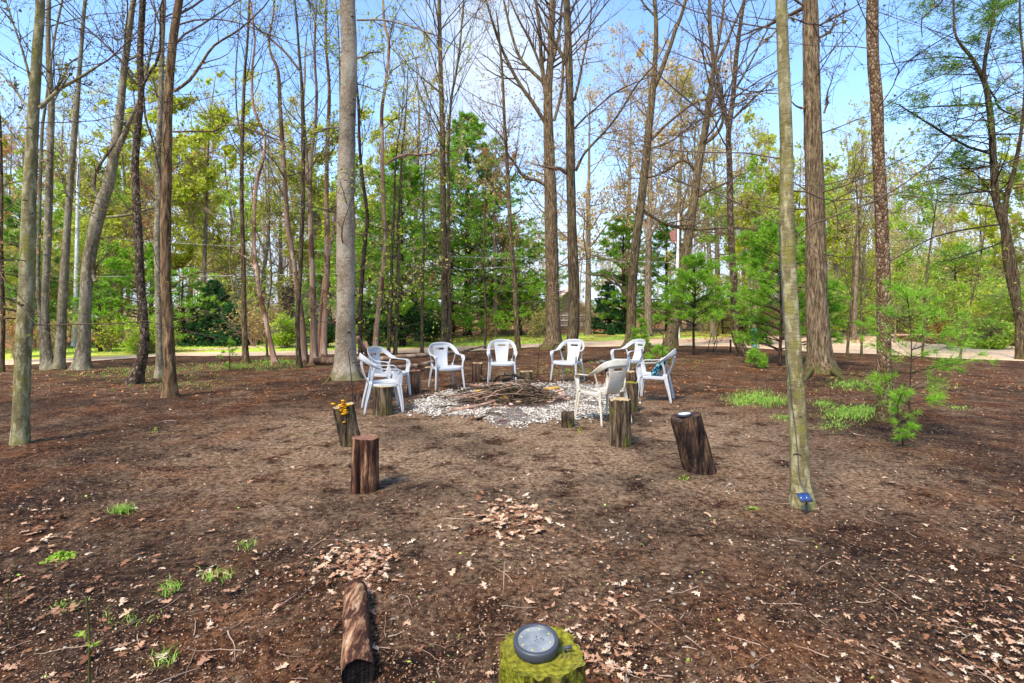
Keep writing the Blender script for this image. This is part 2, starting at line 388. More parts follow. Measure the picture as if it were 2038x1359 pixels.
# ------------------------------------------------------------------ ground, road, lawn
m = M('soil', .95, .12)
big = m.noise(.55, (1, 1, 1), 3); mid = m.noise(3.2, (1, 1, 1), 5, .65); fine = m.noise(24, (1, 1, 1), 9, .82); mic = m.noise(120, (1, 1, 1), 4, .7)
f = m.math('ADD', m.math('MULTIPLY', mid, .25), m.math('MULTIPLY', fine, .75))
c = m.ramp(f, [(.40, (22, 13, 8)), (.465, (72, 48, 31)), (.52, (118, 86, 60)), (.6, (178, 142, 106))])
c2 = m.ramp(f, [(.41, (30, 16, 8)), (.48, (90, 53, 29)), (.59, (162, 109, 68))])
c = m.mix(m.smooth(m.noise(1.3, (1, 1, 1), 5, .7), .45, .6), c, c2)
dry = m.smooth(m.noise(.9, (1, 1, 1), 6, .7), .54, .68)
geo_ = m.n('ShaderNodeSeparateXYZ'); m.L.new(m.vec(), geo_.inputs[0])
rx_ = m.math('MULTIPLY', m.math('SUBTRACT', geo_.outputs[0], .3), .8); ry_ = m.math('SUBTRACT', geo_.outputs[1], 6.2)
rd_ = m.math('SQRT', m.math('ADD', m.math('MULTIPLY', rx_, rx_), m.math('MULTIPLY', ry_, ry_)))
trod = m.smooth(m.math('ADD', rd_, m.math('MULTIPLY', m.noise(.8, (1, 1, 1), 5, .7), 3.0)), 5.8, 2.6)
dryf = m.math('ADD', m.math('MULTIPLY', dry, .35), m.math('MULTIPLY', m.math('MULTIPLY', trod, m.smooth(mid, .34, .52)), .85), True)
c = m.mix(dryf, c, m.ramp(fine, [(.40, (76, 53, 36)), (.47, (152, 119, 87)), (.57, (204, 173, 136))]))
wet = m.smooth(m.noise(.5, (1, 1, 1), 5, .65), .55, .38)
c = m.mix(m.math('MULTIPLY', wet, .6), c, (24, 15, 11))
sp = m.vor(55); cellc = m.n('ShaderNodeSeparateColor'); m.L.new(m.vor(55, out='Color'), cellc.inputs[0])
spk = m.math('MULTIPLY', m.smooth(sp, .34, .2), m.smooth(cellc.outputs[0], .78, .82))
c = m.mix(spk, c, m.ramp(cellc.outputs[1], [(0, (120, 70, 46)), (.5, (176, 140, 112)), (1, (206, 186, 164))]))
mo = m.math('MULTIPLY', m.smooth(m.noise(.8, (1, 1, 1), 5, .7), .6, .68), m.smooth(fine, .45, .6))
c = m.mix(m.math('MULTIPLY', mo, .45), c, (92, 84, 34))
m.col(c).bump(m.math('ADD', m.math('MULTIPLY', fine, 1.0), m.math('ADD', m.math('MULTIPLY', mic, .5), m.math('MULTIPLY', mid, .35))), 1.0, .05)
SOIL = m.m
def strip_curve(pts):
    return np.array(sorted(pts))
MOUNDS += [(gx(1100, 19.5), 19.5, 1.6, .06), (gx(1628, 12.2), 12.2, .9, .06), (gx(690, 11.3), 11.3, .7, .04)]
fx, fy = gx(1012, 8.5), 8.5                       # centre of the fire pit
ys = np.concatenate([np.linspace(-40, .2, 30), .35 * 1.0135 ** np.arange(0, 455)]); ys = ys[ys < 170]
u = np.linspace(-1, 1, 520); xs = np.sinh(u * 5.2) / math.sinh(5.2) * 150
X, Y = np.meshgrid(xs, ys); Z = gh(X, Y)
V = np.stack([X, Y, Z], -1).reshape(-1, 3); nx = len(xs)
i = np.arange(len(ys) - 1)[:, None] * nx; k = np.arange(nx - 1)[None]
tag(mesh('ground', V, [np.stack([i + k, i + k + 1, i + nx + k + 1, i + nx + k], -1).reshape(-1, 4)], SOIL, None, True), kind='structure')

def strip(name, near, far, z, mat, jit=.12, n=500, rows=8):
    near = np.array(near, float); far = np.array(far, float)
    px0 = np.linspace(near[0, 0], near[-1, 0], n)
    A = np.array([G(p, q) for p, q in zip(px0, np.interp(px0, near[:, 0], near[:, 1]))])
    Bb = np.array([G(p, q) for p, q in zip(px0, np.interp(px0, far[:, 0], far[:, 1]))])
    s = hash(name) % 50
    s = len(name)
    A[:, 1] += jit * 4 * fbm(A[:, 0] * 1.6, A[:, 0] * 0 + 3, s, 4); Bb[:, 1] += jit * 4 * fbm(Bb[:, 0] * 1.6, Bb[:, 0] * 0 + 9, s + 5, 4)
    t = np.linspace(0, 1, rows)[:, None, None]; P = A[None] * (1 - t) + Bb[None] * t
    zz = np.zeros(P.shape[:2]) + z + gh(P[..., 0], P[..., 1])
    V = np.concatenate([P, zz[..., None]], -1).reshape(-1, 3); i = np.arange(rows - 1)[:, None] * n; k = np.arange(n - 1)[None]
    return tag(mesh(name, V, [np.stack([i + k, i + k + 1, i + n + k + 1, i + n + k], -1).reshape(-1, 4)], mat, None, True), kind='structure')
m = M('gravel_road', .95, .15)
a = m.noise(.7, (1, 1, 1), 5); b = m.noise(25, (1, 1, 1), 5, .7)
c = m.ramp(m.math('ADD', m.math('MULTIPLY', a, .5), m.math('MULTIPLY', b, .5)), [(.35, (184, 148, 114)), (.5, (214, 180, 144)), (.65, (230, 200, 166))])
c = m.mix(m.math('MULTIPLY', m.smooth(m.noise(1.6, (.5, 2, 1), 5, .7), .56, .66), .6), c, (132, 100, 80))
m.col(c).bump(b, .4, .02); ROADM = m.m
m = M('lawn', .95, .1)
a = m.noise(.5, (1, 1, 1), 4); b = m.noise(9, (1, 1, 1), 5, .75)
c = m.ramp(b, [(.35, (142, 164, 48)), (.5, (180, 198, 74)), (.65, (208, 214, 112))])
c2 = m.ramp(b, [(.35, (110, 66, 40)), (.5, (168, 112, 72)), (.65, (200, 156, 116))])
c = m.mix(m.smooth(m.math('ADD', m.math('MULTIPLY', a, .6), m.math('MULTIPLY', b, .4)), .5, .58), c, c2)
m.col(c).bump(b, .8, .04); LAWN = m.m
m = M('forest_floor', .95, .1)
b = m.noise(7, (1, 1, 1), 6, .75); a = m.noise(.5, (1, 1, 1), 4)
c = m.ramp(b, [(.35, (84, 50, 32)), (.5, (146, 96, 64)), (.65, (190, 144, 106))])
c = m.mix(m.smooth(a, .52, .6), c, (84, 96, 34)); m.col(c).bump(b, .8, .05); FLOOR = m.m
strip('forest_floor', [(-1400, 690), (-200, 697), (200, 694), (450, 690), (700, 684), (900, 676), (1150, 668), (1400, 663), (1700, 661), (2038, 660), (3200, 668)],
      [(-1400, 621), (3200, 621)], .004, FLOOR, .3)
strip('lawn', [(-900, 726), (50, 716), (180, 712), (330, 704), (500, 701), (700, 697), (860, 692), (1000, 688), (1150, 682), (1300, 676), (1450, 673), (1600, 666), (1750, 666), (3000, 672)],
      [(-900, 695), (50, 694), (300, 692), (450, 688), (700, 680), (850, 672), (1000, 668), (1200, 660), (1450, 657), (1700, 656), (2038, 655), (3000, 655)], .009, LAWN, .1)
strip('road', [(-900, 745), (-200, 730), (50, 727), (180, 719), (330, 709), (500, 709), (700, 705), (860, 702), (1000, 696), (1150, 692), (1300, 688), (1450, 690), (1600, 700), (1750, 706), (1900, 714), (2100, 722), (3000, 760)],
      [(-900, 730), (-200, 718), (50, 716), (180, 712), (330, 703), (500, 701), (700, 697), (860, 692), (1000, 688), (1150, 681), (1300, 675), (1450, 672), (1600, 665), (1700, 664), (1760, 672), (1850, 685), (2038, 690), (3000, 715)], .014, ROADM, .06)
strip('driveway', [(1720, 668), (1760, 669), (1900, 666), (2038, 665), (2600, 664)], [(1720, 662), (1760, 661), (1900, 660), (2038, 660), (2600, 659)], .014, ROADM, .05, 120, 4)
strip('side_path', [(380, 698), (440, 697), (500, 693), (620, 688), (700, 686)], [(380, 695), (440, 693), (500, 689), (620, 685), (700, 684)], .018, ROADM, .03, 80, 3)

# gravel bed under the fire pit
m = M('white_gravel', .8, .25)
v = m.vor(42); cc = m.n('ShaderNodeSeparateColor'); m.L.new(m.vor(42, out='Color'), cc.inputs[0])
c = m.ramp(cc.outputs[0], [(0, (92, 84, 74)), (.4, (144, 134, 120)), (1, (196, 186, 170))])
geo_ = m.n('ShaderNodeSeparateXYZ'); m.L.new(m.vec(), geo_.inputs[0]); rx_ = m.math('SUBTRACT', geo_.outputs[0], .02); ry_ = m.math('MULTIPLY', m.math('SUBTRACT', geo_.outputs[1], 8.7), 1.5)
rd_ = m.math('ADD', m.math('SQRT', m.math('ADD', m.math('MULTIPLY', rx_, rx_), m.math('MULTIPLY', ry_, ry_))), m.math('MULTIPLY', m.noise(3, (1, 1, 1), 5, .7), .8))
c = m.mix(m.smooth(v, .2, .55), c, (90, 78, 68)); c = m.mix(m.smooth(rd_, 1.45, 1.1), c, m.ramp(m.noise(30, (1, 1, 1), 5, .8), [(.4, (24, 18, 15)), (.55, (74, 54, 42)), (.65, (130, 104, 84))])); c = m.mix(m.smooth(m.noise(2.2, (1, 1, 1), 5, .7), .57, .66), c, (78, 52, 40))
m.col(c).bump(v, -.9, .03); BED = m.m
bed_px = [(818, 812), (838, 798), (872, 786), (905, 776), (960, 768), (1040, 764), (1120, 762), (1190, 764), (1236, 772), (1246, 790), (1238, 806), (1215, 822), (1150, 836), (1090, 838), (1040, 846), (985, 846), (968, 830), (930, 826), (890, 828), (850, 826), (826, 820)]
bedw = np.array([G(*p) for p in bed_px])
bc = bedw.mean(0); ang = np.arctan2(bedw[:, 1] - bc[1], bedw[:, 0] - bc[0]); o_ = np.argsort(ang); ang = ang[o_]; rad = np.linalg.norm(bedw - bc, axis=1)[o_]
def bed_r(a): return np.interp(a, np.concatenate([ang - 2 * PI, ang, ang + 2 * PI]), np.tile(rad, 3))
th = np.linspace(-PI, PI, 181)[:-1]; rr = bed_r(th) * (1 + .10 * fbm(np.cos(th) * 6 + 8, np.sin(th) * 6 + 8, 4)); t = np.linspace(0, 1, 30)
BX = bc[0] + t[:, None] * rr * np.cos(th); BY = bc[1] + t[:, None] * rr * np.sin(th); BZ = gh(BX, BY) + .012 * (1 - t[:, None] ** 6) + .001
nt = 180; i = np.arange(29)[:, None] * nt; k = np.arange(nt)[None]; k2 = (k + 1) % nt
tag(mesh('gravel_bed', np.stack([BX, BY, BZ], -1).reshape(-1, 3), [np.stack([i + k, i + k2, i + nt + k2, i + nt + k], -1).reshape(-1, 4)], BED, None, True), kind='structure')

def rocks(mb, P, S, sub=0):
    """little eight-sided pebbles, batch"""
    base = np.array([[1, 0, 0], [0, 1, 0], [-1, 0, 0], [0, -1, 0], [.55, .55, .6], [-.55, .55, .6], [-.55, -.55, .6], [.55, -.55, .6], [0, 0, -.6]], float)
    K = len(P); V = base[None] * (1 + .35 * rng.normal(size=(K, 9, 1)) * .6) * S[:, None, None]
    a = rng.random(K) * 6.28; c, s_ = np.cos(a)[:, None], np.sin(a)[:, None]
    x = V[..., 0] * c - V[..., 1] * s_ * .7; y = V[..., 0] * s_ + V[..., 1] * c * .7; V = np.stack([x, y, V[..., 2] * .8], -1) + P[:, None]
    T = np.array([[0, 1, 4], [1, 5, 4], [1, 2, 5], [2, 6, 5], [2, 3, 6], [3, 7, 6], [3, 0, 7], [0, 4, 7], [4, 5, 6], [4, 6, 7]])
    k = np.arange(K)[:, None, None] * 9; mb.add(V.reshape(-1, 3), None, (k + T[None]).reshape(-1, 3))
def stonemat(name, stops, rough=.8):
    m = M(name, rough, .3); m.col(m.ramp(m.island(), stops)); return m.m
K = 16000; a = rng.random(K) * 2 * PI - PI; q = np.sqrt(rng.random(K)) * (1.0 + .22 * rng.random(K) ** 5); rr_ = bed_r(a) * (1 + .10 * fbm(np.cos(a) * 6 + 8, np.sin(a) * 6 + 8, 4))
px_, py_ = bc[0] + q * rr_ * np.cos(a), bc[1] + q * rr_ * np.sin(a)
keep = (fbm(px_ * 1.3, py_ * 1.3, 77, 4) < .13) & (fbm(px_ * 4, py_ * 4, 78, 3) < .16) & (np.hypot(px_ - .02, (py_ - 8.7) * 1.5) + .8 * fbm(px_ * 3, py_ * 3, 8, 3) > .85 + .25 * rng.random(len(px_)))
px_, py_ = px_[keep], py_[keep]
mb = MB(); rocks(mb, np.stack([px_, py_, gh(px_, py_) + .016], -1), .008 + .016 * rng.random(len(px_)) ** 2)
tag(mb.build('white_gravel', stonemat('gravel_stone', [(0, (76, 68, 58)), (.3, (130, 119, 104)), (.65, (178, 166, 148)), (1, (214, 204, 188))])), 'white and grey gravel spread around the fire pit', 'gravel', kind='stuff')

# ------------------------------------------------------------------ litter
def screen_pts(K, y0=700, y1=1420, x0=-300, x1=2340, pw=1.0):
    px = x0 + (x1 - x0) * rng.random(K); py = y0 + (y1 - y0) * rng.random(K) ** pw
    d = gd(py); return gx(px, d), d
def inbed(x, y): 
    a = np.arctan2(y - bc[1], x - bc[0]); return np.hypot(x - bc[0], y - bc[1]) < bed_r(a)
OAK = np.array([[0, 0], [.05, .16], [.24, .18], [.09, .3], [.36, .42], [.12, .5], [.34, .68], [.12, .72], [.16, .9], [0, 1]])
def oak_leaves(mb, X, Y, S, lift=.01, curl=.22):
    K = len(X); half = OAK; n = len(half)
    out = np.vstack([half, half[-2:0:-1] * [-1, 1]]); mm = len(out)
    u = out[:, 0]; v = out[:, 1] - .5
    jx = 1 + .25 * rng.normal(size=(K, mm)); U_ = u[None] * jx * (.7 + .5 * rng.random((K, 1))); V_ = v[None] + .05 * rng.normal(size=(K, mm))
    c1 = curl * rng.normal(size=(K, 1)); c2 = curl * rng.normal(size=(K, 1))
    W_ = np.abs(c1) * U_ ** 2 * 2.2 + c2 * V_ ** 2 * .9 + .03 * rng.normal(size=(K, mm))
    L = np.stack([U_, V_, W_], -1); L = np.concatenate([L, np.stack([np.zeros(K), np.zeros(K), .0 * c1[:, 0]], -1)[:, None]], 1) * S[:, None, None]
    tx, ty = rng.normal(size=K) * .22, rng.normal(size=K) * .25
    y = L[..., 1] * np.cos(tx)[:, None] - L[..., 2] * np.sin(tx)[:, None]; z = L[..., 1] * np.sin(tx)[:, None] + L[..., 2] * np.cos(tx)[:, None]; x = L[..., 0]
    a = rng.random(K) * 6.28; xx = x * np.cos(a)[:, None] - y * np.sin(a)[:, None]; yy = x * np.sin(a)[:, None] + y * np.cos(a)[:, None]
    z -= z.min(1, keepdims=True) * .7
    gz = gh(X, Y) + lift * rng.random(K)
    V = np.stack([xx + X[:, None], yy + Y[:, None], z + gz[:, None]], -1)
    T = np.array([[j, (j + 1) % mm, mm] for j in range(mm)]); k = np.arange(K)[:, None, None] * (mm + 1)
    mb.add(V.reshape(-1, 3), None, (k + T[None]).reshape(-1, 3))
DEADLEAF = leafmat('dead_leaf', [(0, (96, 56, 34)), (.25, (142, 98, 68)), (.55, (184, 140, 106)), (.8, (206, 170, 136)), (1, (216, 190, 160))], .12, .75)
DEADORANGE = leafmat('dead_leaf_orange', [(0, (150, 84, 44)), (.5, (198, 132, 80)), (1, (214, 166, 118))], .15, .75)
mb = MB()
x, y = screen_pts(420, 760, 1420, pw=.8); S = .02 + .045 * rng.random(len(x)); oak_leaves(mb, x, y, S)
x, y = screen_pts(900, 880, 1420, 1650, 2340, .8); S = .010 + .042 * rng.random(len(x)) * rng.random(len(x)); oak_leaves(mb, x, y, S)
x, y = screen_pts(130, 950, 1420, -300, 520, .8); S = .02 + .055 * rng.random(len(x)); oak_leaves(mb, x, y, S)
for cx, cy, sx, sy, K, s in ((1020, 1030, 42, 20, 150, .075), (706, 1118, 40, 24, 230, .056), (1120, 1110, 60, 22, 50, .035), (1190, 1225, 60, 45, 110, .036), (1230, 1180, 20, 20, 8, .07), (1160, 1330, 60, 25, 70, .05), (430, 1150, 90, 30, 24, .06), (60, 1050, 60, 30, 30, .07), (985, 820, 60, 10, 120, .07), (1960, 1250, 90, 60, 120, .04), (700, 1135, 90, 50, 90, .034), (1040, 1050, 60, 36, 90, .036)):
    px = cx + sx * rng.normal(size=K); py = cy + sy * rng.normal(size=K); d = gd(np.maximum(py, 700)); oak_leaves(mb, gx(px, d), d, s * (.6 + .6 * rng.random(K)), .03)
tag(mb.build('leaf_litter', DEADLEAF), 'dry tan oak leaves scattered over the bare soil', 'leaves', kind='stuff')
mb = MB(); x, y = screen_pts(3500, 694, 790, pw=1.6)
ok = ~inbed(x, y) & (y < 18.2); x, y = x[ok], y[ok]; oak_leaves(mb, x, y, .03 + .05 * rng.random(len(x)))
xx = rng.uniform(-32, 34, 9000); yy = rng.uniform(23, 40, 9000); ok = fbm(xx * .3, yy * .3, 5) > -.04; oak_leaves(mb, xx[ok], yy[ok], .12 + .1 * rng.random(ok.sum()), .03)
tag(mb.build('far_leaf_litter', DEADORANGE), 'orange brown leaf litter along and beyond the road', 'leaves', kind='stuff')
def chips(name, K, s0, s1, stops, label, cat, y0=700, pw=.9, asp=.35, clump=None):
    x, y = screen_pts(K, y0, 1420, pw=pw); x = x + .02 * rng.normal(size=K)
    ok = ~inbed(x, y) & (y < 17.8)
    if clump is not None: ok &= fbm(x * 1.2, y * 1.2, clump, 4) > -.02
    x, y = x[ok], y[ok]; K = len(x); C = np.stack([x, y, gh(x, y) + .004], -1); mb = MB()
    a = rng.random(K) * 6.28; s = (s0 + (s1 - s0) * rng.random(K) ** 3) * (.28 + y * .13); dx = np.stack([np.cos(a), np.sin(a), .3 * rng.normal(size=K)], -1) * s[:, None]
    dy = np.stack([-np.sin(a), np.cos(a), .5 * rng.normal(size=K)], -1) * s[:, None] * asp
    V = np.stack([C - dx, C + dy, C + dx * (.6 + .6 * rng.random((K, 1))), C - dy], 1); k = np.arange(K)[:, None] * 4
    mb.add(V, k + np.array([[0, 1, 2, 3]]))
    return tag(mb.build(name, leafmat(name, stops, 0, .85)), label, cat, kind='stuff')
chips('wood_chips', 60000, .004, .016, [(0, (70, 40, 26)), (.4, (120, 76, 50)), (.8, (160, 112, 78)), (1, (190, 150, 116))], 'rusty brown bark crumbs and needles over the soil', 'bark crumbs')
chips('pale_debris', 22000, .004, .016, [(0, (116, 84, 58)), (.6, (150, 118, 90)), (1, (186, 160, 132))], 'pale leaf scraps and chips strewn over the soil', 'leaf scraps', asp=.55, clump=9)
chips('green_sprouts', 170, .008, .02, [(0, (88, 120, 30)), (.5, (140, 170, 50)), (1, (180, 200, 90))], 'small fresh green leaves dotted over the soil', 'sprouts', asp=.7, y0=740)
mb = MB(); x, y = screen_pts(520, 800, 1420, pw=.7); ok = fbm(x * 1.5, y * 1.5, 15) > .02; x, y = x[ok], y[ok]
rocks(mb, np.stack([x, y, gh(x, y) + .004], -1), .005 + .013 * rng.random(len(x)) ** 2)
for cx, cy, sx, sy, K in ((1445, 965, 18, 18, 24), (1230, 1055, 25, 18, 20), (1360, 1160, 60, 25, 14)):
    px = cx + sx * rng.normal(size=K); py = cy + sy * rng.normal(size=K); d = gd(py); xx = gx(px, d); rocks(mb, np.stack([xx, d, gh(xx, d) + .004], -1), .008 + .008 * rng.random(K))
tag(mb.build('pebbles', stonemat('pebble', [(0, (92, 80, 68)), (.6, (134, 118, 100)), (1, (180, 166, 148))])), 'small pale pebbles scattered over the soil', 'pebbles', kind='stuff')
mb = MB(); x, y = screen_pts(300, 740, 1420, pw=.6); K = len(x); a = rng.random(K) * 6.28
P, R = grow(np.stack([x, y, gh(x, y) + .008], -1), np.stack([np.cos(a), np.sin(a), 0 * a], -1), .06 + .22 * rng.random(K) ** 2, .0016 + .0028 * rng.random(K), np.full(K, .001), 6, .14, 0)
P[..., 2] = gh(P[..., 0], P[..., 1]) + .008; mb.tubes(P, R, 4)
tag(mb.build('fallen_twigs', leafmat('twig_litter', [(0, (84, 62, 48)), (.5, (130, 100, 78)), (1, (176, 150, 126))], 0)), 'thin fallen twigs lying loose over the soil', 'twigs', kind='stuff')
# grass
GRASS = leafmat('grass_blade', [(0, (100, 140, 40)), (.5, (140, 180, 60)), (1, (186, 206, 104))], .35)
def blades(mb, X, Y, h, w):
    K = len(X); z = gh(X, Y); a = rng.random(K) * 6.28; ln = (h * (.5 + .8 * rng.random(K))); lean = .5 + 1.5 * rng.random(K)
    p0 = np.stack([X, Y, z], -1); s = np.stack([-np.sin(a), np.cos(a), 0 * a], -1) * w * .5; d = np.stack([np.cos(a) * lean * .5, np.sin(a) * lean * .5, 1 + 0 * a], -1)
    p1 = p0 + d * ln[:, None] * .6; p2 = p1 + (d + np.stack([np.cos(a) * lean, np.sin(a) * lean, -.6 + 0 * a], -1)) * ln[:, None] * .5
    V = np.stack([p0 - s, p0 + s, p1 + s * .8, p1 - s * .8, p2], 1); k = np.arange(K)[:, None] * 5
    mb.add(V.reshape(-1, 3), k + np.array([[0, 1, 2, 3]]), k + np.array([[3, 2, 4]]))
mb = MB()
for cx, cy, sx, sy, K, h in ((1500, 793, 24, 6, 420, .07), (1540, 800, 18, 5, 260, .06), (1478, 802, 12, 3, 120, .06), (1690, 822, 26, 6, 420, .07), (1640, 805, 12, 4, 130, .05), (1735, 818, 20, 6, 220, .06), (1665, 845, 20, 4, 80, .05), (1560, 832, 10, 3, 60, .05), (1690, 765, 24, 6, 260, .08), (1875, 768, 18, 5, 60, .05), (1905, 815, 12, 3, 30, .05), (340, 1165, 11, 6, 38, .045), (425, 1140, 16, 5, 34, .045), (326, 1312, 12, 6, 18, .045), (495, 1082, 12, 6, 20, .035), (130, 1205, 16, 8, 16, .035), (250, 1222, 30, 8, 20, .03), (480, 730, 60, 4, 300, .07), (240, 745, 90, 6, 260, .05), (350, 765, 60, 6, 160, .05), (1260, 722, 60, 5, 200, .06), (1150, 740, 30, 5, 120, .05), (560, 722, 30, 3, 250, .12), (1060, 742, 40, 4, 60, .04), (300, 735, 60, 4, 200, .05)):
    px = cx + sx * rng.normal(size=K); py = np.maximum(cy + sy * rng.normal(size=K), 706); d = gd(py); d2 = np.concatenate([d, d * 1.01, d * .99]); px2 = np.concatenate([px, px + 3, px - 4]); blades(mb, gx(px2, d2), d2, h * .62, .003 + .0004 * gd(cy))
tag(mb.build('grass_patches', GRASS), 'short green grass growing in thin patches on the soil', 'grass', kind='stuff')
mb = MB(); xx = rng.uniform(-32, 34, 60000); yy = rng.uniform(17.5, 29, 60000)
pyy = HZ + F * CH / yy; pxx = CX + F * xx / yy
far = np.interp(pxx, [-900, 50, 330, 500, 700, 860, 1000, 1150, 1300, 1450, 1600, 3000], [728, 714, 701, 699, 695, 690, 686, 680, 673, 670, 662, 664])
ok = (pyy < far) & (fbm(xx * .5, yy * .5, 8) > -.1) & (pyy > far - 22); blades(mb, xx[ok], yy[ok], .09, .018)
tag(mb.build('lawn_grass', GRASS), 'bright green grass strip beyond the road', 'grass', kind='stuff')
def tuft(px, py, w, h, K, label, name='grass_tuft', cat='grass tuft', broad=False):
    x0, y0 = G(px, py); o = MB(); r = np.abs(rng.normal(size=K)) * .5; a = rng.random(K) * 6.28; x = x0 + r * np.cos(a) * w; y = y0 + r * np.sin(a) * w * .7
    if broad:
        C = np.stack([x, y, gh(x, y) + h * rng.random(K) * np.exp(-r)], -1); leaves(o, C, .016, .9, .5)
    else: blades(o, x, y, h, .004)
    ob = o.build(name, LEAFM['green'] if broad else GRASS); return tag(ob, label, cat)
tuft(243, 1016, .11, .05, 170, 'small tuft of green grass blades in the left foreground')
tuft(120, 1106, .075, .045, 420, 'clump of round bright green leaves low on the left', 'leafy_weed', 'weed', True)
tuft(310, 858, .05, .10, 26, 'little upright green weed beside a leaf scrap, left of the leaning stump', 'leafy_weed', 'weed', True)
tuft(1815, 742, .18, .08, 60, 'low pine seedling tuft in front of the scaly trunk', 'leafy_weed', 'weed', True)
tuft(612 + 760, 905, .04, .12, 26, 'yellow green sprig growing at the left side of the leaning light stump', 'leafy_weed', 'weed', True)
tuft(1362, 955, .05, .05, 26, 'flat green leaf rosette at the foot of the leaning light stump', 'leafy_weed', 'weed', True)
tuft(1155, 860, .05, .05, 30, 'small light green weed right of the tiny rooted stump', 'leafy_weed', 'weed', True)
tuft(1498, 1016, .07, .03, 30, 'pale green weed lying left of the solar panel tree', 'leafy_weed', 'weed', True)
# ------------------------------------------------------------------ stumps
TOPM = {}
def topmat(name, stops, moss=None, mf=.5):
    m = M(name, .9, .15); w = m.n('ShaderNodeTexWave', wave_type='RINGS', rings_direction='Z'); m.L.new(m.vec(), w.inputs[0]); w.inputs['Scale'].default_value = 22; w.inputs['Distortion'].default_value = 3; w.inputs['Detail'].default_value = 3
    a = m.noise(18, (1, 1, 1), 5, .7); c = m.ramp(m.math('ADD', m.math('MULTIPLY', w.outputs['Fac'], .2), m.math('MULTIPLY', a, .8)), stops)
    if moss: c = m.mix(m.smooth(m.noise(9, (1, 1, 1), 5, .7), mf - .05, mf + .08), c, m.ramp(m.noise(60), [(.35, (78, 74, 18)), (.65, (140, 134, 38))]))
    m.col(c).bump(a, .6, .01); return m.m
TOPS = dict(pale=topmat('cut_wood_pale', [(.3, (120, 96, 60)), (.5, (170, 144, 100)), (.7, (196, 172, 130))]),
            red=topmat('cut_wood_red', [(.3, (80, 52, 40)), (.5, (120, 82, 62)), (.7, (160, 120, 96))]),
            dark=topmat('cut_wood_dark', [(.3, (26, 18, 16)), (.5, (56, 40, 34)), (.7, (96, 74, 62))]),
            black=topmat('cut_wood_black', [(.3, (8, 6, 6)), (.5, (20, 15, 13)), (.7, (42, 32, 28))]),
            moss=topmat('cut_wood_moss', [(.3, (72, 66, 24)), (.5, (122, 112, 50)), (.7, (164, 152, 92))], True, .42))
def barkst(name, dark, mid, light, moss=0.0, sc=14, mosscol=((76, 78, 12), (146, 142, 34)), dist=.6):
    m = M(name, .92, .15); a = m.noise(sc, (1, 1, .12), 6, .7, dist); b = m.noise(90, (1, 1, .3), 4)
    c = m.ramp(a, [(.36, tuple(int(v * .4) for v in dark)), (.45, dark), (.55, mid), (.68, light)])
    if moss: c = m.mix(m.smooth(m.noise(7, (1, 1, .7), 6, .75), .62 - moss * .3, .72 - moss * .3), c, m.ramp(m.noise(70), [(.35, mosscol[0]), (.65, mosscol[1])]))
    m.col(c).bump(m.math('ADD', m.math('MULTIPLY', a, 1.5), m.math('MULTIPLY', b, .3)), 1.0, .03); return m.m
BS = dict(mossy=barkst('stump_bark_mossy', (58, 46, 34), (100, 82, 60), (142, 122, 92), .32, 22, ((62, 60, 22), (112, 106, 46))),
          brown=barkst('stump_bark_brown', (66, 48, 38), (100, 76, 58), (134, 108, 84), .05),
          red=barkst('stump_wood_red', (62, 38, 28), (104, 68, 48), (196, 154, 112), 0, 20, dist=.3),
          dark=barkst('stump_bark_dark', (36, 26, 22), (68, 50, 38), (118, 90, 64), 0, 26, dist=.2),
          front=barkst('stump_bark_yellow', (54, 44, 18), (104, 92, 34), (150, 138, 60), .62, 16, ((76, 76, 14), (150, 146, 40))),
          log=barkst('log_bark', (72, 50, 36), (128, 98, 74), (196, 168, 138), .15, 9))
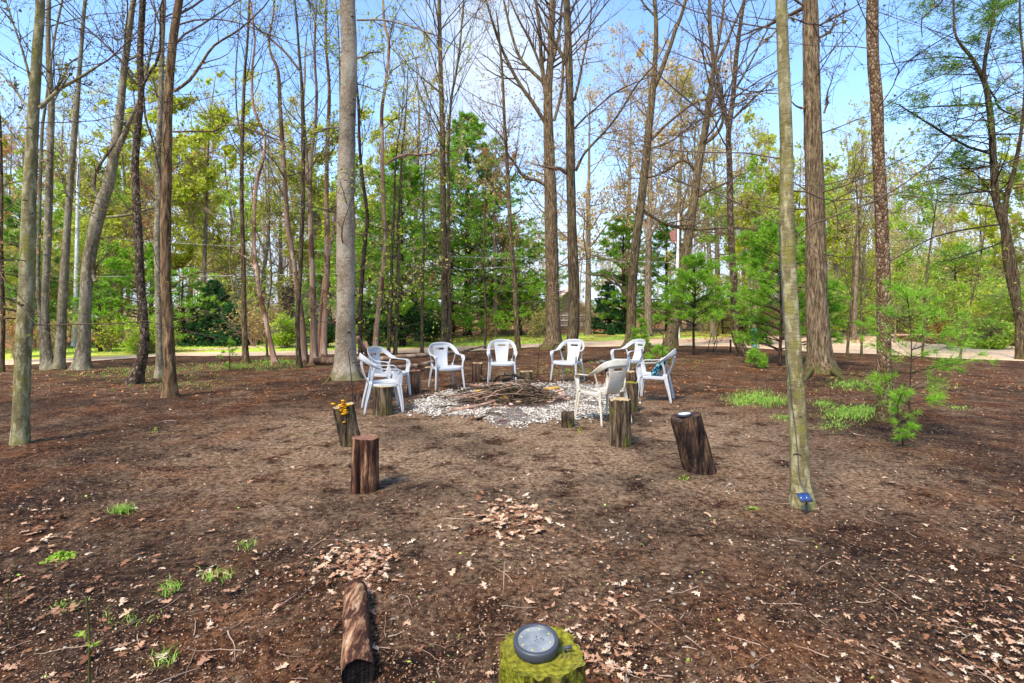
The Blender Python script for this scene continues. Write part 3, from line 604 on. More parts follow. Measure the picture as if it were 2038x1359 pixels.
def stump(x, y, r, h, bk, top, label, lean=(0, 0), base_r=1.05, name='log_stump', group='log stumps standing around the fire pit', seg=72, rough=.11, rot=0, ridge=.06, sink=.03, cat='stump', roots=0, split=0):
    z0 = g1(x, y); root = thing(name, (x, y, z0), label, cat, group)
    N = 22; t = np.linspace(0, 1, N); a = np.arange(seg) * 2 * PI / seg; ph = rng.random() * 9
    rid = ridge * (np.sin(a * 17 + ph) * .4 + 1.6 * (vnoise(a * 5, a * 0 + ph, 3) - .5))[None] + rough * 1.6 * (vnoise(np.cos(a)[None] * 1.3 + 5, np.sin(a)[None] * 1.3 + t[:, None] * 1.2 + ph, 9) - .5) + ridge * .9 * (vnoise(a[None] * 9 + 0 * t[:, None], t[:, None] * 7 + ph, 5) - .5)
    rad = r * (base_r + (1 - base_r) * np.minimum(1, t * 2.5))[:, None] * (1 + rid)
    if roots: rad = rad * (1 + roots * np.exp(-t * 9)[:, None] * np.maximum(0, np.cos(5 * a + ph))[None])
    if split:
        da = np.abs((a - split + PI) % (2 * PI) - PI); rad = rad * (1 - .34 * np.exp(-(da / .1) ** 2)[None] * np.clip(1.25 - t, .1, 1)[:, None])
    hh = -sink + t * (h + sink); ax = np.stack([lean[0] * t * h, lean[1] * t * h, hh], -1)
    jag = .026 * (vnoise(a * 2.2, a * 0 + ph, 7) - .5); V = np.stack([ax[:, None, 0] + rad * np.cos(a), ax[:, None, 1] + rad * np.sin(a), ax[:, None, 2] + jag[None] * t[:, None] ** 4], -1)
    V[..., 2] -= t[:, None] * (lean[0] * rad * np.cos(a) + lean[1] * rad * np.sin(a)) * .9
    mb = MB(); i = np.arange(N - 1)[:, None] * seg; k = np.arange(seg)[None]; k2 = (k + 1) % seg
    mb.add(V, np.stack([i + k, i + k2, i + seg + k2, i + seg + k], -1).reshape(-1, 4)); mb.build('bark', BS[bk], root, True)
    ring = V[-1]; c0 = ring.mean(0); M_ = 7; s = np.linspace(1, .02, M_)
    W = c0 + (ring[None] - c0) * s[:, None, None]; W[..., 2] += .007 * (vnoise(W[..., 0] * 40 + 50, W[..., 1] * 40 + 50, 8) - .5) * (s[:, None] < .99) - .003 * (s[:, None] < .95)
    W[0] *= 1; mb = MB(); i = np.arange(M_ - 1)[:, None] * seg; mb.add(W, np.stack([i + k, i + k2, i + seg + k2, i + seg + k], -1).reshape(-1, 4)); mb.build('cut_top', TOPS[top], root, True)
    return root, np.array([x, y, z0]) + c0
def sp(px, py): return G(px, py)
S = {}
x, y = sp(694, 890); S['fungus'] = stump(x, y + .1, .112, .43, 'mossy', 'pale', 'leaning bark stump with yellow fungus on its rim, left of the fire pit', (-.22, 0), 1.0, ridge=.05)
x, y = sp(718, 978); S['split'] = stump(x, y + .1, .108, .45, 'red', 'red', 'reddish barkless stump split down its front, in front of the fungus stump', (.02, 0), 1.06, ridge=.05, split=-1.75)
x, y = sp(757, 828); stump(x, y + .12, .135, .40, 'mossy', 'pale', 'mossy knotted stump standing under the nearest left chair', (.02, 0), 1.02, ridge=.05)
x, y = sp(822, 782); stump(x, y + .1, .115, .40, 'brown', 'red', 'brown bark stump behind the two left chairs', (0, 0), 1.02)
x, y = sp(854, 747); stump(x, y + .1, .125, .17, 'brown', 'pale', 'low brown stump behind the second white chair', (0, 0))
x, y = sp(949, 762); stump(x, y + .1, .095, .38, 'brown', 'pale', 'narrow dark stump left of the chair facing the camera', (0, 0))
x, y = sp(1047, 765); stump(x, y + .1, .13, .25, 'mossy', 'pale', 'low mossy stump behind the brush pile, right of the middle chair', (0, 0))
x, y = sp(1201, 746); S['disc'] = stump(x, y + .12, .14, .27, 'brown', 'pale', 'wide stump under a pale solar disc, right of the back chair', (0, 0))
x, y = sp(1131, 852); stump(x, y + .08, .075, .19, 'mossy', 'dark', 'tiny mossy stump with spread roots at the gravel edge', (0, 0), 1.0, roots=.9)
x, y = sp(1254, 820); stump(x, y + .1, .125, .42, 'mossy', 'moss', 'mossy round stump behind the dirty white chair', (0, 0))
x, y = sp(1239, 888); stump(x, y + .1, .113, .50, 'mossy', 'pale', 'tall mossy stump nearest the dirty white chair', (-.03, 0))
x, y = sp(1256, 778); stump(x, y + .1, .115, .34, 'brown', 'pale', 'brown stump between the dirty chair and the cushion chair', (0, 0))
x, y = sp(1404, 945); S['lean'] = stump(x, y + .12, .132, .50, 'dark', 'dark', 'dark leaning stump with a solar light on top, right of the fire pit', (-.30, 0), 1.0, ridge=.07)
xf = gx(1075, 1.74); S['front'] = stump(xf, 1.74 + .0, .133, .40, 'front', 'moss', 'yellow mossy stump in the near foreground with a solar light on it', (0, 0), 1.0, seg=140, ridge=.085, rough=.08)
x, y = sp(716, 803); stump(x, y + .08, .07, .12, 'brown', 'dark', 'small stub of wood beside the left plant hook', (-.5, .1), 1.5, name='wood_stub', group=None, cat='stump')
# branch stub on knotted stump
# fungus
FUN = leafmat('fungus_yellow', [(0, (188, 120, 4)), (.5, (224, 158, 12)), (1, (236, 186, 40))], .1, .6)
def fungus(c, K, sx, sz, label):
    mb = MB()
    for k in range(K):
        p = np.array(c) + np.array([rng.normal() * sx, -.004 * k * 0 + rng.normal() * .008, rng.normal() * sz]); n = 14; a = np.linspace(0, 2 * PI, n, endpoint=False); r = .016 + .012 * rng.random()
        rim = np.stack([r * np.cos(a) * (1 + .25 * np.sin(a * 5)), r * .9 * np.sin(a) - .006, .006 * np.sin(a * 3)], -1) + p
        V = np.vstack([rim, p + [0, 0, .010], p + [0, .004, -.012]]); mb.add(V, None, [[j, (j + 1) % n, n] for j in range(n)] + [[(j + 1) % n, j, n + 1] for j in range(n)])
    return tag(mb.build('fungus', FUN), label, 'fungus')
c = S['fungus'][1]
fungus(c + [.045, -.105, -.03], 26, .012, .042, 'bright yellow bracket fungus cluster on the front of the leaning stump')
fungus(c + [.04, -.085, .018], 14, .026, .006, 'yellow fungus row on the right rim of the leaning stump')
fungus(c + [-.09, -.02, .022], 5, .008, .006, 'little yellow fungus on the left rim of the leaning stump')
# lying log
m = MB()
a = np.array([gx(707, 2.84), 2.84]); b = np.array([gx(712, 2.14), 2.14]); Lg = np.linalg.norm(a - b)
root = thing('fallen_log', (b[0], b[1], g1(*b)), 'short weathered log lying on the soil in the foreground', 'log')
seg = 48; N = 40; t = np.linspace(0, 1, N); aa = np.arange(seg) * 2 * PI / seg; rr2 = .059 * (1 + .08 * (1 - t)) * np.where(t > .88, np.sqrt(np.clip(1 - ((t - .88) / .125) ** 2, 0.02, 1)), 1)
rr2 = rr2[:, None] * (1 + .10 * (vnoise(aa * 3, aa * 0 + 2, 3) - .5)[None] + .13 * (vnoise(aa[None] * 2 + 3, t[:, None] * 7, 4) - .5) + .04 * (vnoise(aa[None] * 8 + 3, t[:, None] * 16, 6) - .5))
dr = np.array([(a - b)[0] / Lg, (a - b)[1] / Lg]); side = np.array([dr[1], -dr[0]])
V = np.stack([dr[0] * t[:, None] * Lg + side[0] * rr2 * np.cos(aa), dr[1] * t[:, None] * Lg + side[1] * rr2 * np.cos(aa), .052 + rr2 * np.sin(aa) + 0 * t[:, None]], -1)
i = np.arange(N - 1)[:, None] * seg; k = np.arange(seg)[None]; k2 = (k + 1) % seg
m2 = M('log_wood', .85, .2); na = m2.noise(12, (3, .35, 3), 7, .75, .15); nb = m2.noise(4, (2, 1, 2), 5, .7); nc = m2.noise(40, (2, .3, 2), 4)
c_ = m2.ramp(na, [(.35, (48, 30, 20)), (.47, (112, 74, 50)), (.56, (160, 118, 84)), (.68, (206, 176, 142))]); c_ = m2.mix(m2.smooth(nb, .47, .54), c_, (66, 38, 26)); m2.col(c_).bump(m2.math('ADD', na, nc), .8, .02)
mb = MB(); mb.add(V, np.stack([i + k, i + k2, i + seg + k2, i + seg + k], -1).reshape(-1, 4)); mb.build('bark', m2.m, root, True)
mb = MB(); ring = V[0]; c0 = ring.mean(0); s = np.linspace(1, .02, 6); W = c0 + (ring[None] - c0) * s[:, None, None]; W += np.array([dr[0], dr[1], 0]) * .012 * (s[:, None, None] < .9) + .004 * (rng.random(W.shape) - .5) * (s[:, None, None] < .99)
i = np.arange(5)[:, None] * seg; mb.add(W, np.stack([i + k, i + k2, i + seg + k2, i + seg + k], -1).reshape(-1, 4)); mb.build('cut_end', TOPS['black'], root, True)
# ------------------------------------------------------------------ solar lights
PL = M('plastic_dark_grey', .45, .4).col((62, 64, 70)).m
m = M('solar_lens', .25, .5); n_ = m.noise(60, (1, 1, 1), 4); m.col(m.ramp(m.noise(14, (1, 1, 1), 4), [(.4, (106, 110, 110)), (.6, (138, 140, 138))])).bump(n_, .1, .002); LENS = m.m
m = M('solar_lens_white', .3, .5); m.col((214, 216, 214)); LENSW = m.m
LED = M('led_yellow', .5, .3).col((170, 164, 96)).m
DIRT = M('dirt_speck', .9).col((50, 42, 34)).m
def lathe(mb, prof, seg=48):
    prof = np.array(prof); a = np.arange(seg) * 2 * PI / seg; V = np.stack([prof[:, 0][:, None] * np.cos(a), prof[:, 0][:, None] * np.sin(a), prof[:, 1][:, None] + 0 * a], -1)
    i = np.arange(len(prof) - 1)[:, None] * seg; k = np.arange(seg)[None]; k2 = (k + 1) % seg; mb.add(V, np.stack([i + k, i + k2, i + seg + k2, i + seg + k], -1).reshape(-1, 4)); return mb
def solar_light(loc, R, label, tilt, lens=LENS, leds=True, hgt=.032):
    r = thing('solar_light', loc, label, 'solar light', 'round solar lights on the stumps'); r.rotation_euler = tilt
    lathe(MB(), [(R * .86, 0), (R * .96, .004), (R, hgt * .55), (R, hgt * .85), (R * .97, hgt), (R * .84, hgt * 1.02), (R * .80, hgt * .86)]).build('housing', PL, r, True)
    ln = lathe(MB(), [(R * .815, hgt * .88), (R * .5, hgt * .95), (.0001, hgt * .97)]).build('lens', lens, r, True)
    if leds:
        for q in range(8):
            a = q * PI / 4 + .2; mb = MB(); lathe(mb, [(.0036, -.0002), (.0032, .0012), (.0001, .002)], 10); e = mb.build('led', LED, ln); e.location = (math.cos(a) * R * .66, math.sin(a) * R * .66, hgt * .925)
        mb = MB()
        for q in range(9): mb.box((rng.normal() * R * .13 + R * .15, rng.normal() * R * .17, hgt * .975), (.0035, .0016, .001), rz=rng.random() * 3)
        mb.build('dirt', DIRT, ln)
    return r
c = S['front'][1]; solar_light((c[0] - .014, c[1] + .005, c[2] + .002), .073, 'round solar light with grey rim on the mossy foreground stump', (math.radians(6), math.radians(-3), .3), hgt=.036)
mb = MB(); mb.tubes(np.array([[0, 0, 0], [.012, .003, .006], [.028, .002, .009]]), np.array([.007, .005, .006]), 8, True); o = mb.build('metal_bolt', PL); o.location = (c[0] + .072, c[1] - .002, c[2] + .003); tag(o, 'small dark bolt lying right of the foreground solar light', 'bolt')
c = S['lean'][1]; solar_light((c[0], c[1], c[2] + .0), .068, 'white topped solar light on the dark leaning stump', (0, math.radians(-7), 0), LENSW, False, .026)
c = S['disc'][1]; solar_light((c[0], c[1], c[2] + .0), .10, 'pale green grey solar disc on the far stump behind the chairs', (0, 0, 0), M('solar_lens_pale', .5, .3).col((158, 170, 142)).m, False, .03)
# ------------------------------------------------------------------ chairs
def chair_mat(name, dirty):
    m = M(name, .42, .4); n1 = m.noise(5, (1, 1, 1), 5, .7); n2 = m.noise(25, (1, 1, .6), 5, .7)
    sx = m.n('ShaderNodeSeparateXYZ'); m.L.new(m.vec(kind='Object'), sx.inputs[0])
    c = m.mix(m.math('MULTIPLY', m.smooth(n2, .5, .7), .35 if not dirty else .8), (180, 179, 176) if not dirty else (196, 189, 172), (160, 152, 136))
    low = m.smooth(m.math('ADD', sx.outputs[2], m.math('MULTIPLY', n1, .1)), .12, .02)
    c = m.mix(m.math('MULTIPLY', low, .85), c, (118, 98, 74)); c = m.mix(m.math('MULTIPLY', m.smooth(m.noise(3, (1, 1, 1), 6, .75), .5, .68), .35), c, (150, 138, 116)); c = m.mix(m.math('MULTIPLY', m.smooth(m.vor(26), .16, .08), .6), c, (120, 100, 70))
    if dirty: c = m.mix(m.math('MULTIPLY', m.smooth(n1, .4, .62), .75), c, (190, 172, 138)); c = m.mix(m.math('MULTIPLY', m.smooth(m.noise(9, (1, 1, .5), 6, .75), .58, .68), .8), c, (140, 112, 70))
    m.col(c); return m.m
CW, CD = chair_mat('white_plastic', False), chair_mat('stained_plastic', True)
def band(mb, path, wid, thk, nrm=None, closed=False, seg=10):
    """oval section swept along path; wid/thk arrays; nrm = direction of the wide axis"""
    P = np.asarray(path, float); N = len(P); T = unit(np.gradient(P, axis=0)); Wd = np.asarray(nrm, float); Wd = Wd if Wd.ndim == 2 else np.repeat(Wd[None], N, 0)
    Wd = unit(Wd - (Wd * T).sum(1, keepdims=True) * T); Nn = np.cross(T, Wd); a = np.arange(seg) * 2 * PI / seg
    ca = np.sign(np.cos(a)) * np.abs(np.cos(a)) ** .6; sa = np.sign(np.sin(a)) * np.abs(np.sin(a)) ** .6
    wid = np.asarray(wid, float) + np.zeros(N); thk = np.asarray(thk, float) + np.zeros(N)
    V = P[:, None] + wid[:, None, None] * .5 * ca[None, :, None] * Wd[:, None] + thk[:, None, None] * .5 * sa[None, :, None] * Nn[:, None]
    i = np.arange(N - 1)[:, None] * seg; k = np.arange(seg)[None]; k2 = (k + 1) % seg; q = np.stack([i + k, i + k2, i + seg + k2, i + seg + k], -1).reshape(-1, 4)
    b = mb.n; mb.add(V, q); mb.add(P[[0, -1]], None, None); c0 = mb.n - 2
    mb.T.append(np.array([[b + (j + 1) % seg, b + j, c0] for j in range(seg)] + [[b + (N - 1) * seg + j, b + (N - 1) * seg + (j + 1) % seg, c0 + 1] for j in range(seg)]))
def cr(pts, n=8):
    pts = np.array(pts, float); return catmull(pts, np.linalg.norm(np.diff(pts[:, :3], axis=0), axis=1).mean() / n)
def grid_shell(mb, fn, nu, nv, th, holes=()):
    """fn(u,v)->xyz on [0,1]^2, thickened; cells whose centre lies in a hole are left out with their edges closed"""
    u = np.linspace(0, 1, nu + 1); v = np.linspace(0, 1, nv + 1); UU, VV = np.meshgrid(u, v); P = fn(UU, VV)
    du = np.gradient(P, axis=1); dv = np.gradient(P, axis=0); n = unit(np.cross(du, dv)); A = P + n * th / 2; C = P - n * th / 2
    b = mb.n; mb.add(np.concatenate([A.reshape(-1, 3), C.reshape(-1, 3)])); off = (nu + 1) * (nv + 1); solid = np.ones((nv, nu), bool)
    for j in range(nv):
        for i in range(nu):
            cu, cv = (u[i] + u[i + 1]) / 2, (v[j] + v[j + 1]) / 2
            for (a0, a1, b0, b1) in holes:
                if a0 < cu < a1 and b0 < cv < b1: solid[j, i] = False
    Q = []; id_ = lambda j, i: j * (nu + 1) + i
    for j in range(nv):
        for i in range(nu):
            if not solid[j, i]: continue
            q = [id_(j, i), id_(j, i + 1), id_(j + 1, i + 1), id_(j + 1, i)]; Q.append(q); Q.append([x + off for x in q[::-1]])
            for (dj, di, e0, e1) in ((-1, 0, q[1], q[0]), (1, 0, q[3], q[2]), (0, -1, q[0], q[3]), (0, 1, q[2], q[1])):
                jj, ii = j + dj, i + di
                if not (0 <= jj < nv and 0 <= ii < nu) or not solid[jj, ii]: Q.append([e0, e1, e1 + off, e0 + off])
    mb.Q.append(np.array(Q) + b)
def make_chair(label):
    r = thing('plastic_chair', (0, 0, 0), label, 'chair', 'white plastic chairs around the fire pit')
    # seat : +y is the front
    def seat(u, v):
        w = .205 + .035 * v; x = (u * 2 - 1) * w; y = -.20 + v * .43; z = .405 + .022 * v - .018 * np.sin(PI * np.clip(v, 0, 1)) * (1 - (u * 2 - 1) ** 2) - .03 * np.clip((v - .86) / .14, 0, 1) ** 2 + .012 * np.abs(u * 2 - 1) ** 3
        y = y - .03 * (np.abs(u * 2 - 1) ** 3) * (v > .5) * (v - .5) * 2
        return np.stack([x, y, z], -1)
    mb = MB(); grid_shell(mb, seat, 27, 26, .006, [(.22 + .11 * k, .26 + .11 * k, .34, .72) for k in range(6)])
    # apron
    rim = cr([(-.20, -.2, .392), (-.235, 0, .398), (-.243, .16, .403), (-.20, .222, .392), (0, .236, .385), (.20, .222, .392), (.243, .16, .403), (.235, 0, .398), (.20, -.2, .392)], 5)
    band(mb, rim, .05, .008, (0, 0, 1)); mb.build('seat', CW, r, True)
    def splat(u, v):
        w = .112 + .05 * v ** 1.2; x = (u * 2 - 1) * w; y = -.185 - .115 * v - .03 * np.sin(PI * v) * 1 - .02 * (1 - (u * 2 - 1) ** 2) ; z = .40 + .385 * v
        return np.stack([x, y, z], -1)
    mb = MB(); grid_shell(mb, splat, 16, 24, .006, [(.26, .74, .80, .88)])
    top = [(-.262, -.05, .640), (-.262, -.14, .672), (-.240, -.215, .728), (-.185, -.285, .785), (-.10, -.318, .805), (0, -.326, .81)]
    topr = top + [(-x, y, z) for x, y, z in top[-2::-1]]; q = cr(topr, 5); n = len(q); s = np.abs(np.linspace(-1, 1, n))
    wd = np.stack([np.sign(-q[:, 0]) * 0 + 0 * s, 0 * s + .25 * (1 - s), .25 + .75 * (1 - s ** 3)], -1); wd[:, 0] = np.sign(q[:, 0]) * s ** 2 * 1.2
    band(mb, q, .066 + .026 * (1 - s), .012, wd)
    mb.build('backrest', CW, r, True)
    for sx_ in (-1, 1):
        mb = MB(); ap = cr([(sx_ * .262, -.052, .640), (sx_ * .268, .06, .632), (sx_ * .268, .16, .630), (sx_ * .264, .205, .618), (sx_ * .262, .222, .585), (sx_ * .258, .215, .50), (sx_ * .25, .20, .40)], 5)
        s = np.linspace(0, 1, len(ap)); band(mb, ap, .07 + .018 * np.clip(s * 2 - 1, 0, 1), .012, np.stack([sx_ * np.clip(1.2 - s * 1.6, 0, 1), np.clip(s * 1.6 - .8, 0, 1), 0 * s], -1) + [0, 0, .02]); mb.build('armrest', CW, r, True)
        mb = MB(); lp = cr([(sx_ * .247, .195, .425), (sx_ * .255, .215, .30), (sx_ * .27, .24, .12), (sx_ * .278, .25, 0)], 5); s = np.linspace(0, 1, len(lp))
        band(mb, lp, .075 - .04 * s, .010, (.25 * sx_, 1, 0)); band(mb, lp + [0, -.0, 0], .045 - .018 * s, .012, (1, -.25 * sx_, 0)); mb.build('leg', CW, r, True)
        mb = MB(); lp = cr([(sx_ * .205, -.175, .46), (sx_ * .215, -.20, .34), (sx_ * .235, -.25, .14), (sx_ * .245, -.275, 0)], 5); s = np.linspace(0, 1, len(lp))
        band(mb, lp, .068 - .034 * s, .010, (-.3 * sx_, 1, 0)); band(mb, lp, .042 - .016 * s, .012, (1, .3 * sx_, 0)); mb.build('leg', CW, r, True)
        # upright joining the rear leg to the arm
        mb = MB(); lp = cr([(sx_ * .205, -.18, .44), (sx_ * .232, -.165, .55), (sx_ * .254, -.135, .668)], 5); band(mb, lp, .034, .010, (.2, 1, 0)); mb.build('side_post', CW, r, True)
    return r
chair0 = make_chair('white plastic chair nearest on the left, its side turned to the camera'); remember(chair0)
CHAIRS = [((762, 818), (1.0, .35), None, False),
 ((773, 789), (.92, -.42), 'white plastic chair just behind the nearest left chair', False),
 ((887, 772), (.45, -.9), 'white plastic chair left of the narrow dark stump', False),
 ((999, 762), (.03, -1), 'white plastic chair squarely facing the camera behind the brush pile', False),
 ((1131, 760), (-.5, -.88), 'white plastic chair at the back right, in front of the rough oak', False),
 ((1251, 755), (-.85, -.45), 'white plastic chair farthest back on the right, turned left', False),
 ((1303, 798), (-.93, .36), 'white plastic chair holding the teal cushion', False),
 ((1200, 838), (-.5, .86), 'dirty stained plastic chair seen from behind, nearest on the right', True)]
cushion_chair = None
for n, ((px, py), (fx_, fy_), lab, dirty) in enumerate(CHAIRS):
    x, y = G(px, py); a = math.atan2(fy_, fx_) - PI / 2
    fc = [g1(x + .25 * sx_ * math.cos(a) - sy_ * .25 * math.sin(a), y + .25 * sx_ * math.sin(a) + sy_ * .25 * math.cos(a)) for sx_ in (-1, 1) for sy_ in (-1, 1)]
    z = min(fc) + .3 * (max(fc) - min(fc))
    if n == 0: c = chair0; c.location = (x, y, z); c.rotation_euler = (0, 0, a)
    else: c = copy_tree(chair0, (x, y, z), a, lab)
    if dirty:
        for o in COL.objects:
            if o.parent is c: o.material_slots[0].link = 'OBJECT'; o.material_slots[0].material = CD
    if n == 6: cushion_chair = (x, y, z, a)
# cushion
m = M('cushion_teal', .85, .2); a_ = m.noise(22, (1, 1, 1), 3, .5, 1.5); m.col(m.ramp(a_, [(.38, (12, 44, 66)), (.47, (18, 98, 112)), (.53, (60, 160, 160)), (.58, (222, 232, 226)), (.64, (20, 80, 100))], 'CONSTANT'))
def cush(u, v):
    e = (1 - (2 * u - 1) ** 4) * (1 - (2 * v - 1) ** 4); return e
mb = MB(); n = 22; u = np.linspace(0, 1, n); UU, VV = np.meshgrid(u, u); e = .055 * (np.clip((1 - (2 * UU - 1) ** 4) * (1 - (2 * VV - 1) ** 4), 0, 1)) ** .5
pin = 1 - .08 * (1 - (2 * UU - 1) ** 2); pin2 = 1 - .08 * (1 - (2 * VV - 1) ** 2)
for s_ in (1, -1):
    Pp = np.stack([(UU - .5) * .40 * pin2, s_ * e, (VV - .5) * .34 * pin], -1); i = np.arange(n - 1)[:, None] * n; k = np.arange(n - 1)[None]; q = np.stack([i + k, i + k + 1, i + n + k + 1, i + n + k], -1).reshape(-1, 4)
    mb.add(Pp, q if s_ < 0 else q[:, ::-1])
o = mb.build('cushion', m.m, None, True); x, y, z, a = cushion_chair
lx, ly = 0, -.07; o.location = (x + lx * math.cos(a) - ly * math.sin(a), y + lx * math.sin(a) + ly * math.cos(a), z + .545); o.rotation_euler = (math.radians(38), 0, a)
tag(o, 'teal and white patterned cushion leaning on the right hand chair', 'cushion')
# ------------------------------------------------------------------ fire pit: branches and stones
STK = bark('stick_bark', (56, 44, 34), (96, 78, 60), (144, 122, 98), 'oak', (110, 110, 70), .3, None, .6)
STKP = bark('stick_bark_pale', (120, 88, 68), (162, 126, 102), (192, 160, 136), 'bare', None, 0, None, .4)
def stick(path, label, group=None, mat=STK, name='branch', seg=7):
    """path in world coordinates x, y, z above ground, r"""
    q = np.array(path, float); g0 = g1(q[0, 0], q[0, 1]); q[:, 2] += gh(q[:, 0], q[:, 1])
    q = catmull(q, .08); p0 = q[0, :3].copy(); P = q[:, :3] - p0; R = q[:, 3] * (1 + .25 * (vnoise(np.arange(len(q)) * .6, q[:, 3] * 0 + p0[0] * 9) - .5))
    mb = MB(); mb.tubes(P, R, seg, True)
    if len(q) > 6 and q[0, 3] > .012:
        for kk in (len(q) // 3, len(q) * 2 // 3): mb.tubes(np.array([P[kk], P[kk] + rng.normal(size=3) * [.03, .03, .02] + [0, 0, .02]]), np.array([R[kk] * .5, R[kk] * .3]), 5, True)
    o = mb.build(name, mat, None, True); o.location = p0; return tag(o, label, 'branch' if name == 'branch' else 'stick', group)
def gp(px, py, h, r): x, y = G(px, py); return (x, y, h, r)
GB = 'sticks heaped on the fire pit'
stick([gp(882, 829, .02, .022), gp(905, 820, .03, .026), (gx(940, 7.9), 7.9, .05, .024), (gx(985, 8.2), 8.2, .09, .018)], 'pale bare branch reaching left out of the brush pile', GB, STKP)
stick([gp(952, 786, .04, .03), gp(975, 786, .13, .03), (gx(995, 8.9), 8.9, .40, .030), (gx(1040, 9.0), 9.0, .34, .026), (gx(1062, 9.1), 9.1, .12, .018)], 'thick arched branch across the top of the brush pile', GB)
stick([gp(923, 770, .05, .03), gp(945, 772, .05, .028), gp(966, 776, .06, .022)], 'short thick pale end poking left from the pile', GB, STKP)
stick([gp(912, 782, .02, .03), gp(940, 777, .04, .028), gp(985, 776, .07, .022)], 'mossy dark branch low on the left of the brush pile', GB)
stick([gp(1040, 795, .03, .026), gp(1055, 797, .05, .028), gp(1072, 796, .05, .02)], 'smooth grey log piece at the front of the pile', GB)
stick([gp(1062, 790, .05, .014), (gx(1085, 8.9), 8.9, .22, .010), (gx(1105, 8.9), 8.9, .34, .008), (gx(1126, 8.9), 8.9, .45, .004)], 'thin dark twig rising to the right out of the pile', GB)
stick([gp(963, 776, .12, .012), (gx(962, 9.2), 9.2, .28, .009), (gx(955, 9.2), 9.2, .38, .005)], 'thin forked twig standing up at the left of the pile', GB)
stick([gp(996, 780, .22, .012), (gx(1006, 9.1), 9.1, .33, .010), (gx(1022, 9.1), 9.1, .36, .005)], 'curled twig arching over the top of the pile', GB)
stick([gp(968, 796, .05, .014), gp(920, 797, .04, .012), gp(896, 802, .03, .008)], 'thin straight pinkish stick lying toward the left gravel', GB, STKP)
stick([gp(1072, 788, .14, .009), gp(1098, 788, .05, .008)], 'straight tan stick leaning on the right of the pile', GB, STKP)
stick([gp(970, 823, .02, .012), gp(985, 826, .02, .012), gp(998, 829, .02, .008)], 'short dark stick lying on the gravel before the pile', GB)
stick([gp(947, 838, .015, .014), gp(957, 834, .02, .014), gp(970, 830, .02, .010)], 'dark stick at the near edge of the gravel', GB)
cxp, cyp = gx(1020, 8.75), 8.75
for n in range(170):
    a = rng.normal() * .5 if n % 3 else rng.random() * PI; L = .4 + .8 * rng.random(); r = .004 + .013 * rng.random() ** 2
    ox, oy = cxp + rng.normal() * .34, cyp + rng.normal() * .22; ea = math.exp(-((ox - cxp) ** 2 + (oy - cyp) ** 2) * 3); h = .02 + .30 * rng.random() * ea
    d_ = np.array([math.cos(a), math.sin(a)]); sl = rng.normal() * .07; P = []
    for t in (-.5, -.15, .2, .5): P.append((ox + d_[0] * L * t + rng.normal() * .03, oy + d_[1] * L * t * .7 + rng.normal() * .03, max(.01, h + sl * t + .03 * rng.normal() - .1 * abs(t)), r * (1 - .5 * (t + .5))))
    stick(P, 'one of the thin bare sticks tangled in the heaped brush pile', GB, STK if n % 4 else STKP, 'stick', 5)
def boulder(px, py, s, mat, label, group='stones ringing the fire pit', z=0):
    x, y = G(px, py); n1, n2 = 12, 8; th_ = np.linspace(0, 2 * PI, n1, endpoint=False); ph_ = np.linspace(-PI / 2, PI / 2, n2)
    TT, FF = np.meshgrid(th_, ph_); V = np.stack([np.cos(FF) * np.cos(TT), np.cos(FF) * np.sin(TT), np.sin(FF)], -1); sd = rng.integers(0, 999)
    r = 1 + .5 * (vnoise(V[..., 0] * 1.3 + 5, V[..., 1] * 1.3 + V[..., 2] + 5, sd) - .5); V = V * r[..., None] * np.array([1 + .3 * rng.random(), .8, .62]) * s
    i = np.arange(n2 - 1)[:, None] * n1; k = np.arange(n1)[None]; k2 = (k + 1) % n1
    mb = MB(); mb.add(V, np.stack([i + k, i + k2, i + n1 + k2, i + n1 + k], -1).reshape(-1, 4)); o = mb.build('stone', mat, None, True); o.location = (x, y, g1(x, y) + s * .35 + z); o.rotation_euler = (0, 0, rng.random() * 6)
    return tag(o, label, 'stone', group)
def rockm(name, c1, c2):
    m = M(name, .85, .25); m.col(m.ramp(m.noise(12, (1, 1, 1), 5, .7), [(.35, c1), (.65, c2)])).bump(m.noise(40), .4, .01); return m.m
RK = [rockm('stone_tan', (150, 112, 80), (202, 168, 136)), rockm('stone_ochre', (156, 110, 40), (206, 164, 84)), rockm('stone_grey', (116, 108, 100), (172, 162, 152)), rockm('stone_pink', (160, 124, 106), (206, 174, 156))]
for (px, py, s, mi_, lab) in [(1106, 776, .075, 1, 'round ochre stone at the far right of the pit ring'), (1092, 777, .06, 1, 'ochre stone left of the round one at the back of the ring'), (1112, 784, .07, 0, 'tan stone right of the pit under the ochre stones'), (1122, 790, .06, 3, 'flat pinkish stone at the right end of the ring'), (1130, 797, .05, 3, None),
        (1102, 799, .07, 0, 'tan stone at the front right of the ring'), (1083, 799, .06, 1, 'yellowish flat stone at the front of the ring'), (1072, 800, .045, 0, None), (1092, 803, .04, 0, None), (1035, 803, .055, 0, 'tan stone before the leaf pile at the pit front'), (1003, 799, .10, 1, 'large mossy ochre stone at the pit front left'), (954, 782, .075, 1, 'ochre stone on the left side of the pit under branches'), (946, 788, .05, 3, None), (972, 808, .05, 2, None), (1018, 806, .04, 3, None), (940, 794, .045, 2, None), (1140, 788, .045, 2, None), (1118, 778, .05, 3, None), (1060, 770, .06, 2, None), (1085, 771, .05, 2, None), (1010, 768, .06, 2, None)]:
    boulder(px, py, s, RK[mi_], lab or 'one of the smaller plain stones around the pit edge')
